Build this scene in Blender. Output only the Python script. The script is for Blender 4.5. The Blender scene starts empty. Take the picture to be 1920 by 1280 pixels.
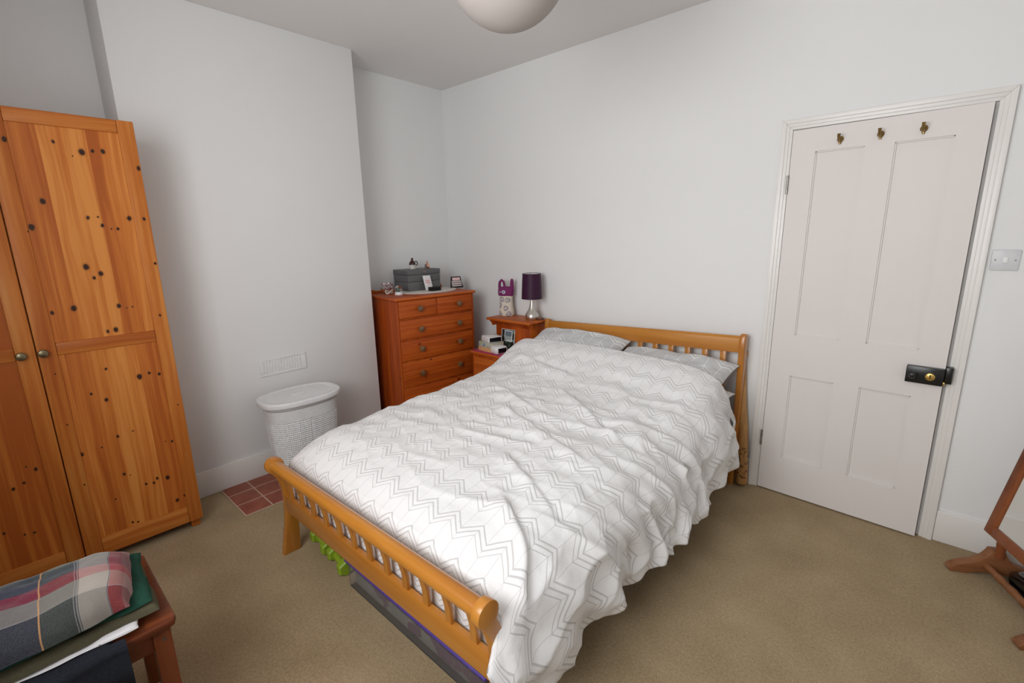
import bpy, bmesh, math, random
import numpy as np
from mathutils import Vector, Matrix
random.seed(7)
S = bpy.context.scene
COL = S.collection
PI = math.pi

# ------------------------------------------------------------------ camera
YAW, PITCH, ROLL, FPX = 0.7413, -0.2196, -0.0192, 889.62
CAM = Vector((3.3845, -2.8725, 1.4773))
fwd = Vector((-math.sin(YAW)*math.cos(PITCH), math.cos(YAW)*math.cos(PITCH), math.sin(PITCH)))
rgt = Vector((math.cos(YAW), math.sin(YAW), 0)); upv = rgt.cross(fwd)
r2 = math.cos(ROLL)*rgt + math.sin(ROLL)*upv; u2 = -math.sin(ROLL)*rgt + math.cos(ROLL)*upv
cd = bpy.data.cameras.new('camera'); cam = bpy.data.objects.new('camera', cd); COL.objects.link(cam)
cd.sensor_width = 36.0; cd.lens = 36.0*FPX/1920.0; cd.clip_start = 0.02
M = Matrix.Identity(4)
for i in range(3):
    M[i][0] = r2[i]; M[i][1] = u2[i]; M[i][2] = -fwd[i]; M[i][3] = CAM[i]
cam.matrix_world = M
S.camera = cam

# ------------------------------------------------------------------ world, light, exposure
W = bpy.data.worlds.new('world'); S.world = W; W.use_nodes = True
W.node_tree.nodes['Background'].inputs[0].default_value = (0.75, 0.86, 1.0, 1)
W.node_tree.nodes['Background'].inputs[1].default_value = 1.0
WIN_X0, WIN_X1, WIN_Z0, WIN_Z1 = 1.65, 3.35, 1.05, 2.45
FRONT_Y = -3.30
def area(name, loc, rot, sx, sz, power, color, spread=PI):
    ld = bpy.data.lights.new(name, 'AREA'); ld.shape = 'RECTANGLE'; ld.size = sx; ld.size_y = sz
    ld.energy = power; ld.color = color; ld.spread = spread
    o = bpy.data.objects.new(name, ld); o.location = loc; o.rotation_euler = rot; COL.objects.link(o); return o
area('window_daylight', ((WIN_X0+WIN_X1)/2, FRONT_Y-0.42, (WIN_Z0+WIN_Z1)/2), (PI/2-0.10, 0, 0), WIN_X1-WIN_X0-0.1, WIN_Z1-WIN_Z0-0.1, 50, (0.99, 0.988, 0.985), math.radians(170))
S.view_settings.view_transform = 'Standard'; S.view_settings.look = 'None'
S.view_settings.gamma = 1.0; S.view_settings.use_curve_mapping = False
S.view_settings.exposure = 0.0

# ------------------------------------------------------------------ node helpers
class NT:
    def __init__(self, name):
        self.m = bpy.data.materials.new(name); self.m.use_nodes = True
        self.t = self.m.node_tree; self.b = self.t.nodes['Principled BSDF']
    def n(self, typ, **kw):
        x = self.t.nodes.new(typ)
        for k, v in kw.items(): setattr(x, k, v)
        return x
    def l(self, a, b): self.t.links.new(a, b)
    def setin(self, sock, v):
        if hasattr(v, 'is_output'): self.l(v, sock)
        else: sock.default_value = v
    def math(self, op, a, b=None, c=None, clamp=False):
        x = self.n('ShaderNodeMath', operation=op); x.use_clamp = clamp
        self.setin(x.inputs[0], a)
        if b is not None: self.setin(x.inputs[1], b)
        if c is not None: self.setin(x.inputs[2], c)
        return x.outputs[0]
    def vmath(self, op, a, b=None):
        x = self.n('ShaderNodeVectorMath', operation=op); self.setin(x.inputs[0], a)
        if b is not None: self.setin(x.inputs[1], b)
        return x.outputs[1] if op in ('DISTANCE', 'LENGTH') else x.outputs[0]
    def xyz(self, x=0.0, y=0.0, z=0.0):
        c = self.n('ShaderNodeCombineXYZ')
        for i, v in enumerate((x, y, z)): self.setin(c.inputs[i], v)
        return c.outputs[0]
    def noise(self, vec, scale, detail=2.0, rough=0.5, dims='3D'):
        x = self.n('ShaderNodeTexNoise', noise_dimensions=dims); self.l(vec, x.inputs['Vector'])
        x.inputs['Scale'].default_value = scale; x.inputs['Detail'].default_value = detail; x.inputs['Roughness'].default_value = rough
        return x.outputs[0]
    def ramp(self, fac, stops, interp='LINEAR'):
        r = self.n('ShaderNodeValToRGB'); self.setin(r.inputs[0], fac); e = r.color_ramp.elements; r.color_ramp.interpolation = interp
        while len(e) < len(stops): e.new(0.5)
        for el, (p, c) in zip(e, stops):
            el.position = p; el.color = (c[0], c[1], c[2], 1) if hasattr(c, '__len__') else (c, c, c, 1)
        return r.outputs[0]
    def mix(self, fac, a, b, blend='MIX'):
        x = self.n('ShaderNodeMix', data_type='RGBA', blend_type=blend); self.setin(x.inputs[0], fac)
        for s, v in ((x.inputs[6], a), (x.inputs[7], b)):
            if hasattr(v, 'is_output'): self.l(v, s)
            else: s.default_value = (v[0], v[1], v[2], 1)
        return x.outputs[2]
    def obj(self): return self.n('ShaderNodeTexCoord').outputs['Object']
    def sep(self, v):
        s = self.n('ShaderNodeSeparateXYZ'); self.l(v, s.inputs[0]); return s.outputs
    def bump(self, h, strength=0.3, dist=0.002):
        b = self.n('ShaderNodeBump'); b.inputs['Strength'].default_value = strength; b.inputs['Distance'].default_value = dist
        self.l(h, b.inputs['Height']); self.l(b.outputs[0], self.b.inputs['Normal'])
    def col(self, c): self.setin(self.b.inputs['Base Color'], c if hasattr(c, 'is_output') else (c[0], c[1], c[2], 1))
    def rough(self, r): self.setin(self.b.inputs['Roughness'], r)
    def spec(self, v): self.b.inputs['Specular IOR Level'].default_value = v

def plain(name, c, rough=0.5, spec=0.5, metal=0.0, var=0.04, scale=40.0, bump=0.0, coat=0.0):
    k = NT(name); v = k.obj(); n = k.noise(v, scale, 3.0)
    k.col(k.ramp(n, [(0.3, [x*(1-var) for x in c]), (0.7, [min(1, x*(1+var)) for x in c])]))
    k.rough(rough); k.spec(spec); k.b.inputs['Metallic'].default_value = metal; k.b.inputs['Coat Weight'].default_value = coat
    if bump: k.bump(n, bump, 0.001)
    return k.m

def pine(name, dark, mid, light, grain='z', across='y', plank=0.075, vor=2.2, knots=None, rough=0.45, spec=0.28, streak=55.0, ring=0.35, knotcol=(0.035, 0.010, 0.005), coat=0.04):
    k = NT(name); v = k.obj(); s = k.sep(v); ix = {'x': 0, 'y': 1, 'z': 2}
    g = s[ix[grain]]; a = s[ix[across]]; o = s[[i for i in range(3) if i not in (ix[grain], ix[across])][0]]
    wob = k.noise(k.xyz(k.math('MULTIPLY', a, 6.0), k.math('MULTIPLY', g, 1.6), o), 1.0, 2.0)
    a2 = k.math('MULTIPLY_ADD', wob, 0.05, a)
    pl = k.math('FLOOR', k.math('DIVIDE', a, plank)) if plank else None
    off = k.math('MULTIPLY', pl, 3.17) if plank else 0.0
    st = k.noise(k.xyz(k.math('MULTIPLY', a2, streak), k.math('MULTIPLY_ADD', g, 1.3, off), k.math('MULTIPLY', o, streak*0.4)), 1.0, 4.0, 0.6)
    rg = k.noise(k.xyz(k.math('MULTIPLY', a2, 14.0), k.math('MULTIPLY_ADD', g, 0.7, off), k.math('MULTIPLY', o, 8.0)), 1.0, 1.0)
    f = k.math('ADD', k.math('MULTIPLY', st, 1.0-ring), k.math('MULTIPLY', rg, ring))
    if plank:
        wn = k.n('ShaderNodeTexWhiteNoise', noise_dimensions='1D'); k.l(pl, wn.inputs['W'])
        f = k.math('ADD', f, k.math('MULTIPLY_ADD', wn.outputs[0], 0.17, -0.085))
    c = k.ramp(f, [(0.35, dark), (0.5, mid), (0.64, light)])
    kv = None
    pn = k.noise(v, 60.0, 2.0)
    if vor:
        t = k.n('ShaderNodeTexVoronoi', voronoi_dimensions='2D'); t.inputs['Scale'].default_value = vor*3.2
        vv = k.xyz(k.math('MULTIPLY_ADD', pn, 0.012, a), k.math('MULTIPLY_ADD', g, 0.55, k.math('MULTIPLY', o, 0.4)), 0.0); k.l(vv, t.inputs['Vector'])
        cs = k.sep(t.outputs['Color'])
        rad = k.math('MULTIPLY_ADD', k.math('MULTIPLY', cs[0], cs[0]), 0.085, 0.004)
        kv = k.math('SUBTRACT', 1.0, k.math('DIVIDE', t.outputs['Distance'], rad))
    if knots:
        base = k.xyz(k.math('MULTIPLY_ADD', pn, 0.006, a), k.math('MULTIPLY', k.math('MULTIPLY_ADD', pn, -0.006, g), 0.75), 0.0)
        for (ka, kg, kr) in knots:
            d = k.vmath('DISTANCE', base, (ka+0.003, (kg-0.003)*0.75, 0.0))
            q = k.math('MULTIPLY_ADD', d, -1.0/(kr*0.95), 1.0)
            kv = q if kv is None else k.math('MAXIMUM', kv, q)
    if kv is not None:
        halo = k.math('MULTIPLY', k.math('ADD', kv, 0.35), 0.9, clamp=True)
        c = k.mix(halo, c, [x*0.55 for x in mid])
        core = k.math('MULTIPLY', k.math('SUBTRACT', kv, 0.12), 3.5, clamp=True)
        c = k.mix(core, c, knotcol)
    k.col(c); k.rough(rough); k.spec(spec); k.b.inputs['Coat Weight'].default_value = coat; k.b.inputs['Coat Roughness'].default_value = 0.25
    k.bump(st, 0.06, 0.001)
    return k.m

# ------------------------------------------------------------------ mesh helpers
def rbox(bm, x0, x1, y0, y1, z0, z1, r=0.0, seg=2, mi=0, mat=None):
    g = bmesh.ops.create_cube(bm, size=1.0); vs = g['verts']
    for v in vs:
        v.co = Vector((x0+(v.co.x+0.5)*(x1-x0), y0+(v.co.y+0.5)*(y1-y0), z0+(v.co.z+0.5)*(z1-z0)))
    fs = set(f for v in vs for f in v.link_faces)
    if r > 0:
        es = list(set(e for v in vs for e in v.link_edges))
        res = bmesh.ops.bevel(bm, geom=es, offset=min(r, 0.49*min(abs(x1-x0), abs(y1-y0), abs(z1-z0))), segments=seg, profile=0.5, affect='EDGES', clamp_overlap=True)
        vs = list(set(v for f in res['faces'] for v in f.verts) | set(v for v in vs if v.is_valid))
        fs = set(f for v in vs if v.is_valid for f in v.link_faces)
    for f in fs:
        if f.is_valid: f.material_index = mi
    if mat is not None:
        for v in set(v for f in fs if f.is_valid for v in f.verts): v.co = mat @ v.co
    return fs

def lathe(bm, prof, n=32, c=(0, 0, 0), mi=0, cap=True, sx=1.0, sy=1.0):
    rings = []
    for (r, z) in prof:
        if r < 1e-6: rings.append([bm.verts.new((c[0], c[1], c[2]+z))])
        else: rings.append([bm.verts.new((c[0]+sx*r*math.cos(2*PI*i/n), c[1]+sy*r*math.sin(2*PI*i/n), c[2]+z)) for i in range(n)])
    for A, B in zip(rings, rings[1:]):
        for i in range(n):
            j = (i+1) % n
            if len(A) == 1 and len(B) == 1: continue
            if len(A) == 1: f = bm.faces.new((A[0], B[j], B[i]))
            elif len(B) == 1: f = bm.faces.new((A[i], A[j], B[0]))
            else: f = bm.faces.new((A[i], A[j], B[j], B[i]))
            f.material_index = mi; f.smooth = True
    if cap:
        for R, rev in ((rings[0], True), (rings[-1], False)):
            if len(R) > 2:
                f = bm.faces.new(list(reversed(R)) if rev else R); f.material_index = mi

def tube(bm, pts, rad, n=12, mi=0, flat=1.0):
    pts = [Vector(p) for p in pts]
    if not hasattr(rad, '__len__'): rad = [rad]*len(pts)
    rings = []; ref = None
    for i, p in enumerate(pts):
        t = (pts[min(i+1, len(pts)-1)]-pts[max(i-1, 0)]).normalized()
        if ref is None:
            ref = Vector((0, 0, 1)) if abs(t.z) < 0.9 else Vector((1, 0, 0))
        a = (ref - t*ref.dot(t)).normalized(); b = t.cross(a); ref = a
        rings.append([bm.verts.new(p+rad[i]*(a*math.cos(2*PI*k/n)*flat+b*math.sin(2*PI*k/n))) for k in range(n)])
    for A, B in zip(rings, rings[1:]):
        for k in range(n):
            f = bm.faces.new((A[k], A[(k+1) % n], B[(k+1) % n], B[k])); f.smooth = True; f.material_index = mi
    f = bm.faces.new(list(reversed(rings[0]))); f.material_index = mi
    f = bm.faces.new(rings[-1]); f.material_index = mi

def prism(bm, pts, axis, a, b, bev=0.0, mi=0):
    """outline pts (2D) extruded along axis from a to b; axis 'x' -> pts are (y,z), 'y' -> (x,z), 'z' -> (x,y)"""
    def mk(p, t): return {'x': (t, p[0], p[1]), 'y': (p[0], t, p[1]), 'z': (p[0], p[1], t)}[axis]
    A = [bm.verts.new(mk(p, a)) for p in pts]; B = [bm.verts.new(mk(p, b)) for p in pts]
    n = len(pts); fs = [bm.faces.new(A), bm.faces.new(list(reversed(B)))]
    for i in range(n): fs.append(bm.faces.new((A[i], B[i], B[(i+1) % n], A[(i+1) % n])))
    for f in fs: f.material_index = mi
    bmesh.ops.recalc_face_normals(bm, faces=fs)
    if bev:
        es = list(set(fs[0].edges) | set(fs[1].edges))
        bmesh.ops.bevel(bm, geom=es, offset=bev, segments=2, profile=0.5, affect='EDGES', clamp_overlap=True)

ROOT = {}
def finish(name, me, mats, parent):
    o = bpy.data.objects.new(name, me); COL.objects.link(o)
    for m in (mats if isinstance(mats, (list, tuple)) else [mats]): me.materials.append(m)
    if parent is not None: o.parent = parent; ROOT[o] = ROOT.get(parent, Matrix.Identity(4))
    else: ROOT[o] = Matrix.Identity(4)
    return o
def part(name, bm, mats, parent=None, world=False, smooth=None, angle=35):
    if world and parent is not None: bm.transform(ROOT[parent].inverted())
    bmesh.ops.recalc_face_normals(bm, faces=bm.faces[:])
    me = bpy.data.meshes.new(name)
    if smooth is not False:
        for f in bm.faces: f.smooth = True
        lim = math.radians(angle)
        for e in bm.edges:
            e.smooth = not (len(e.link_faces) == 2 and e.calc_face_angle(0) > lim)
    bm.to_mesh(me); bm.free()
    return finish(name, me, mats, parent)
def thing(name, label, cat, loc=(0, 0, 0), rotz=0.0, group=None):
    o = bpy.data.objects.new(name, None); o.empty_display_size = 0.05; COL.objects.link(o)
    o.location = loc; o.rotation_euler = (0, 0, rotz)
    ROOT[o] = Matrix.Translation(Vector(loc)) @ Matrix.Rotation(rotz, 4, 'Z')
    tag(o, label, cat, group); return o
def tag(o, label, cat, group=None):
    o['label'] = label; o['category'] = cat
    if group: o['group'] = group
    return o
def struct(o, label=None, cat=None):
    o['kind'] = 'structure'
    if label: o['label'] = label; o['category'] = cat
    return o
def grid(name, P, mats, parent=None, UV=None, closed=False, world=False, mi=None):
    nv, nu = P.shape[:2]
    if world and parent is not None:
        Mi = np.array(ROOT[parent].inverted()); P = P @ Mi[:3, :3].T + Mi[:3, 3]
    idx = np.arange(nv*nu).reshape(nv, nu)
    if closed:
        nx = np.roll(idx, -1, axis=1)
        F = np.stack([idx[:-1], nx[:-1], nx[1:], idx[1:]], -1).reshape(-1, 4)
    else:
        F = np.stack([idx[:-1, :-1], idx[:-1, 1:], idx[1:, 1:], idx[1:, :-1]], -1).reshape(-1, 4)
    me = bpy.data.meshes.new(name); me.from_pydata(P.reshape(-1, 3).tolist(), [], F.tolist())
    me.polygons.foreach_set('use_smooth', [True]*len(me.polygons))
    if UV is not None:
        ul = me.uv_layers.new(name='UVMap'); li = np.empty(len(me.loops), dtype=np.int32); me.loops.foreach_get('vertex_index', li)
        ul.data.foreach_set('uv', UV.reshape(-1, 2)[li].astype(np.float32).ravel())
    me.update()
    return finish(name, me, mats, parent)
def copy_tree(o, parent=None):
    c = o.copy(); COL.objects.link(c); ROOT[c] = ROOT[o].copy()
    if parent is not None: c.parent = parent
    for ch in list(o.children): copy_tree(ch, c)
    return c
_h = np.random.RandomState(3).rand(256, 256)
def vnoise(x, y, seed=0):
    x = np.asarray(x, float)+seed*17.3; y = np.asarray(y, float)+seed*7.9
    xi = np.floor(x).astype(int); yi = np.floor(y).astype(int); fx = x-xi; fy = y-yi
    fx = fx*fx*fx*(fx*(fx*6-15)+10); fy = fy*fy*fy*(fy*(fy*6-15)+10)
    g = lambda i, j: _h[i % 256, j % 256]
    return ((g(xi, yi)*(1-fx)+g(xi+1, yi)*fx)*(1-fy)+(g(xi, yi+1)*(1-fx)+g(xi+1, yi+1)*fx)*fy)*2-1
def sstep(a, b, x):
    t = np.clip((x-a)/(b-a), 0, 1); return t*t*(3-2*t)
NB = bmesh.new

# ------------------------------------------------------------------ room materials
def paint(name, c, rough=0.75, spec=0.25):
    k = NT(name); n = k.noise(k.obj(), 2.5, 3.0); n2 = k.noise(k.obj(), 220.0, 2.0)
    k.col(k.ramp(n, [(0.3, [x*0.985 for x in c]), (0.7, c)])); k.rough(rough); k.spec(spec); k.bump(n2, 0.05, 0.001); return k.m
m_wall = paint('wall_paint', (0.82, 0.82, 0.815))
m_ceil = paint('ceiling_paint', (0.83, 0.81, 0.79))
m_gloss = paint('white_gloss_paint', (0.80, 0.775, 0.745), 0.32, 0.4)
m_door = paint('door_paint', (0.76, 0.715, 0.69), 0.5, 0.3)
def carpet_mat():
    k = NT('beige_carpet'); v = k.obj()
    n = k.noise(v, 260.0, 3.0, 0.7); m = k.noise(v, 90.0, 4.0, 0.7); b = k.noise(v, 4.0, 3.0)
    f = k.math('ADD', k.math('MULTIPLY', n, 0.5), k.math('ADD', k.math('MULTIPLY', m, 0.3), k.math('MULTIPLY', b, 0.2)))
    k.col(k.ramp(f, [(0.34, (0.215, 0.152, 0.084)), (0.5, (0.37, 0.28, 0.168)), (0.66, (0.53, 0.415, 0.265))]))
    k.rough(0.95); k.spec(0.1); k.bump(k.math('ADD', n, m), 0.4, 0.003); return k.m
m_carpet = carpet_mat()

# ------------------------------------------------------------------ room shell
H = 2.69; XR = 4.25; CB = 0.297; CY0 = -2.31; CY1 = -1.008
def structbox(name, boxes, mat, r=0.0):
    bm = NB()
    for b in boxes: rbox(bm, *b, r)
    return struct(part(name, bm, mat))
structbox('floor', [(-0.2, XR+0.2, FRONT_Y-0.48, 0.2, -0.1, 0.0)], m_carpet)
structbox('ceiling', [(-0.2, XR+0.2, FRONT_Y-0.48, 0.2, H, H+0.1)], m_ceil)
DX0, DX1, DZ = 2.714, 3.447, 1.972
structbox('wall_back', [(-0.2, DX0, 0, 0.2, 0, H), (DX1, XR+0.2, 0, 0.2, 0, H), (DX0, DX1, 0, 0.2, DZ, H), (DX0, DX1, 0.1, 0.2, 0, DZ)], m_wall)
structbox('wall_left', [(-0.2, 0, FRONT_Y, 0, 0, H)], m_wall)
structbox('wall_chimney', [(0, CB, CY0, CY1, 0, H)], m_wall, 0.003)
structbox('wall_right', [(XR, XR+0.2, FRONT_Y, 0, 0, H)], m_wall)
fy0, fy1 = FRONT_Y-0.48, FRONT_Y
structbox('wall_front', [(-0.2, WIN_X0, fy0, fy1, 0, H), (WIN_X1, XR+0.2, fy0, fy1, 0, H), (WIN_X0, WIN_X1, fy0, fy1, 0, WIN_Z0), (WIN_X0, WIN_X1, fy0, fy1, WIN_Z1, H)], m_wall)
bm = NB(); wy0, wy1 = fy0+0.0, fy0+0.04; t = 0.045
rbox(bm, WIN_X0, WIN_X1, wy0, wy1, WIN_Z0, WIN_Z0+t); rbox(bm, WIN_X0, WIN_X1, wy0, wy1, WIN_Z1-t, WIN_Z1)
for x in (WIN_X0, (WIN_X0+WIN_X1-t)/2, WIN_X1-t): rbox(bm, x, x+t, wy0, wy1, WIN_Z0+t, WIN_Z1-t)
rbox(bm, WIN_X0+t, WIN_X1-t, wy0+0.005, wy1-0.005, 1.58, 1.62)
struct(part('window_1', bm, m_gloss))
def skirting(name, segs):
    bm = NB()
    for (x0, x1, y0, y1) in segs:
        rbox(bm, x0, x1, y0, y1, 0, 0.158, 0.005)
    struct(part(name, bm, m_gloss))
skirting('baseboard_back', [(0.0, 2.667, -0.015, 0), (3.501, XR-0.015, -0.015, 0)])
skirting('baseboard_left', [(0, 0.015, CY1, -0.015), (0, 0.015, FRONT_Y, CY0)])
skirting('baseboard_chimney', [(CB, CB+0.015, CY0, CY1+0.015), (0.015, CB, CY1, CY1+0.015)])
skirting('baseboard_right', [(XR-0.015, XR, FRONT_Y, 0)])

# hearth of quarry tiles
def tile_mat():
    k = NT('quarry_tile'); s = k.sep(k.obj())
    def line(c, o):
        d = k.math('ABSOLUTE', k.math('SUBTRACT', k.math('FRACT', k.math('DIVIDE', k.math('SUBTRACT', c, o), 0.143)), 0.5))
        return k.math('GREATER_THAN', d, 0.476)
    g = k.math('MAXIMUM', line(s[0], 0.43), line(s[1], -2.002))
    n = k.noise(k.obj(), 14.0, 4.0)
    base = k.ramp(n, [(0.3, (0.24, 0.058, 0.03)), (0.7, (0.33, 0.09, 0.05))])
    k.col(k.mix(g, base, (0.55, 0.40, 0.30))); k.rough(0.45); k.bump(k.math('SUBTRACT', 1.0, g), 0.2, 0.002); return k.m
bm = NB(); rbox(bm, CB+0.015, 0.716, -2.148, -1.14, 0.0, 0.006, 0.001)
o = part('hearth', bm, tile_mat()); struct(o); tag(o, 'terracotta quarry tile hearth set in the carpet before the chimney breast', 'hearth')

# door casing
bm = NB(); ox0, ox1, oz = 2.667, 3.501, 2.019
for (ins, out, th) in ((0.0, 0.021, 0.024), (0.017, 0.036, 0.019), (0.032, 0.050, 0.015)):
    L0, L1, R0, R1, T0, T1 = ox0+ins, ox0+out, ox1-ins, ox1-out, oz-ins, oz-out
    prism(bm, [(L0, 0), (L1, 0), (L1, T1), (L0, T0)], 'y', -th, -0.0005, 0.002); prism(bm, [(R1, 0), (R0, 0), (R0, T0), (R1, T1)], 'y', -th, -0.0005, 0.002)
    prism(bm, [(L0, T0), (L1, T1), (R1, T1), (R0, T0)], 'y', -th, -0.0005, 0.002)
for (x0, x1, z0, z1) in ((DX0, DX0+0.003, 0, DZ), (DX1-0.006, DX1, 0, DZ), (DX0, DX1, DZ-0.004, DZ)): rbox(bm, x0, x1, 0, 0.1, z0, z1)
for (x0, x1, z0, z1) in ((DX0, DX0+0.02, 0, DZ), (DX1-0.02, DX1, 0, DZ), (DX0, DX1, DZ-0.02, DZ)): rbox(bm, x0, x1, 0.03, 0.06, z0, z1)
casing = struct(part('trim_1', bm, m_gloss))
m_black = plain('black_lock_enamel', (0.008, 0.009, 0.009), 0.28, 0.5)
m_brass = plain('polished_brass', (0.62, 0.42, 0.13), 0.3, 0.5, 0.9, 0.2, 60)
m_oldbrass = plain('aged_brass', (0.26, 0.17, 0.06), 0.35, 0.5, 0.85, 0.25, 60)
bm = NB(); rbox(bm, 3.440, 3.466, -0.052, -0.012, 0.787, 0.862, 0.003); part('lock_keep', bm, m_black, casing)

# four panel door, slightly ajar (hinged on its left edge)
TH = 0.0374
door = thing('door_1', 'white painted four panel door standing slightly ajar', 'door', (2.720, -0.020, 0.0), -TH); door['kind'] = 'structure'
bm = NB(); LW = 0.7185; dz0, dz1 = 0.008, 1.9635
cols = [(0.106, 0.306), (0.416, 0.617)]; rows = [(0.222, 0.704), (0.928, 1.854)]
xs = [0, 0.106, 0.306, 0.416, 0.617, LW]
for (a, b) in ((0, 0.106), (0.306, 0.416), (0.617, LW)): rbox(bm, a, b, 0, 0.035, dz0, dz1)
for (a, b) in cols:
    for (c, d) in ((dz0, 0.222), (0.704, 0.928), (1.854, dz1)): rbox(bm, a, b, 0, 0.035, c, d)
    for (c, d) in rows:
        rbox(bm, a, b, 0.013, 0.028, c, d)
        for (p, q, r, s) in ((a, a+0.006, c, d), (b-0.006, b, c, d), (a, b, c, c+0.006), (a, b, d-0.006, d)): rbox(bm, p, q, 0.006, 0.016, r, s)
part('door_leaf', bm, m_door, door, smooth=False)
def hook(x, z):
    bm = NB(); lathe(bm, [(0, 0), (0.014, 0), (0.014, 0.003), (0.006, 0.006), (0.005, 0.012)], 16)
    bm.transform(Matrix.Translation((x, 0, z)) @ Matrix.Rotation(PI/2, 4, 'X'))
    tube(bm, [(x, -0.008, z), (x, -0.022, z-0.010), (x, -0.036, z-0.008), (x, -0.044, z+0.008), (x+0.001, -0.046, z+0.020)], [0.0055, 0.0055, 0.0055, 0.006, 0.0075], 10)
    tube(bm, [(x, -0.003, z+0.004), (x, -0.006, z-0.022)], [0.009, 0.005], 10)
    return part('coat_hook', bm, m_oldbrass, door)
for x in (0.206, 0.360, 0.510): hook(x, 1.895)
m_hinge = plain('worn_steel', (0.35, 0.33, 0.31), 0.4, 0.5, 0.8, 0.2)
for z in (1.705, 0.315):
    bm = NB(); lathe(bm, [(0.006, -0.045), (0.006, -0.016)], 12, (-0.003, -0.005, z)); lathe(bm, [(0.006, -0.014), (0.006, 0.014)], 12, (-0.003, -0.005, z)); lathe(bm, [(0.006, 0.016), (0.006, 0.045)], 12, (-0.003, -0.005, z))
    part('hinge', bm, m_hinge, door)
bm = NB(); rbox(bm, 0.586, 0.7185, -0.030, 0.0, 0.778, 0.856, 0.003)
lock = part('rim_lock', bm, m_black, door)
bm = NB(); lathe(bm, [(0.012, 0), (0.012, 0.004), (0.005, 0.008), (0.005, 0.018), (0.012, 0.022), (0.014, 0.028), (0.010, 0.034), (0, 0.036)], 20)
bm.transform(Matrix.Translation((0.612, -0.030, 0.817)) @ Matrix.Rotation(PI/2, 4, 'X')); part('lock_knob', bm, m_black, lock)
bm = NB(); lathe(bm, [(0, 0), (0.0175, 0), (0.0175, 0.002), (0.014, 0.004), (0, 0.004)], 28); bm.transform(Matrix.Translation((0.673, -0.030, 0.815)) @ Matrix.Rotation(PI/2, 4, 'X'))
esc = part('escutcheon', bm, m_brass, lock)
bm = NB(); rbox(bm, 0.6715, 0.6745, -0.0352, -0.033, 0.806, 0.825, 0.001); rbox(bm, 0.6700, 0.6760, -0.0352, -0.033, 0.818, 0.826, 0.001); part('keyhole', bm, m_black, lock)
bm = NB(); rbox(bm, 0.7175, 0.726, -0.022, -0.008, 0.782, 0.796, 0.002); part('lock_bolt', bm, m_brass, lock)

# light switch
m_plast = plain('white_plastic', (0.78, 0.78, 0.77), 0.35, 0.5)
m_screw = plain('screw_steel', (0.25, 0.24, 0.22), 0.4, 0.5, 0.8)
m_sw = plain('grey_white_switch_plate', (0.66, 0.66, 0.68), 0.4, 0.5)
sw = thing('light_switch', 'white square light switch on wall right of the door', 'switch', (3.5586, 0, 1.3386))
bm = NB(); rbox(bm, -0.043, 0.043, -0.009, 0, -0.043, 0.043, 0.004); part('face_plate', bm, m_sw, sw)
bm = NB(); rbox(bm, -0.008, 0.008, -0.013, -0.008, -0.013, 0.013, 0.002); part('rocker', bm, m_plast, sw)
for x in (-0.030, 0.030):
    bm = NB(); lathe(bm, [(0, 0), (0.0035, 0), (0.003, 0.0015), (0, 0.0015)], 12); bm.transform(Matrix.Translation((x, -0.009, 0)) @ Matrix.Rotation(PI/2, 4, 'X')); part('screw', bm, m_screw, sw)

# air vent on the chimney breast
m_vent = plain('painted_vent', (0.79, 0.79, 0.785), 0.6, 0.3)
vt = thing('air_vent', 'white painted slotted air vent on chimney breast above laundry hamper', 'vent', (CB, -1.684, 0.696))
bm = NB(); hw, hh = 0.145, 0.055
rbox(bm, 0, 0.007, -hw, hw, hh-0.014, hh, 0.002); rbox(bm, 0, 0.007, -hw, hw, -hh, -hh+0.014, 0.002)
rbox(bm, 0, 0.007, -hw, -hw+0.022, -hh+0.014, hh-0.014, 0.001); rbox(bm, 0, 0.007, hw-0.022, hw, -hh+0.014, hh-0.014, 0.001); rbox(bm, 0, 0.002, -hw+0.02, hw-0.02, -hh+0.01, hh-0.01)
part('vent_frame', bm, m_vent, vt)
bm = NB()
for i in range(14):
    y = -hw+0.030+i*0.0177; rbox(bm, 0.001, 0.0055, y, y+0.0095, -hh+0.012, hh-0.012, 0.001)
part('vent_slats', bm, m_vent, vt)

# paper lantern hanging from ceiling
k = NT('lantern_paper'); s = k.sep(k.obj()); rib = k.math('SINE', k.math('MULTIPLY', s[2], 2*PI/0.028))
k.col((0.50, 0.455, 0.43)); k.rough(0.85); k.spec(0.05); k.bump(rib, 0.06, 0.0015); m_lant = k.m
lan = thing('pendant_lantern', 'large round off white paper lantern hanging from the ceiling', 'lamp', (2.147, -1.508, 2.387))
bm = NB(); R = 0.212
lathe(bm, [(R*math.cos(a), R*math.sin(a)) for a in np.linspace(math.radians(-90), math.radians(78), 46)], 48, cap=False); part('paper_shade', bm, m_lant, lan)
bm = NB(); lathe(bm, [(0.022, 0.1), (0.022, 0.16), (0.008, 0.2)], 16); tube(bm, [(0, 0, 0.19), (0, 0, H-2.387-0.015)], 0.0035, 8); part('cord', bm, m_plast, lan)
bm = NB(); lathe(bm, [(0.04, 0), (0.035, -0.018), (0.01, -0.026)], 20, (0, 0, H-2.387)); part('ceiling_cap', bm, m_plast, lan)

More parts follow.
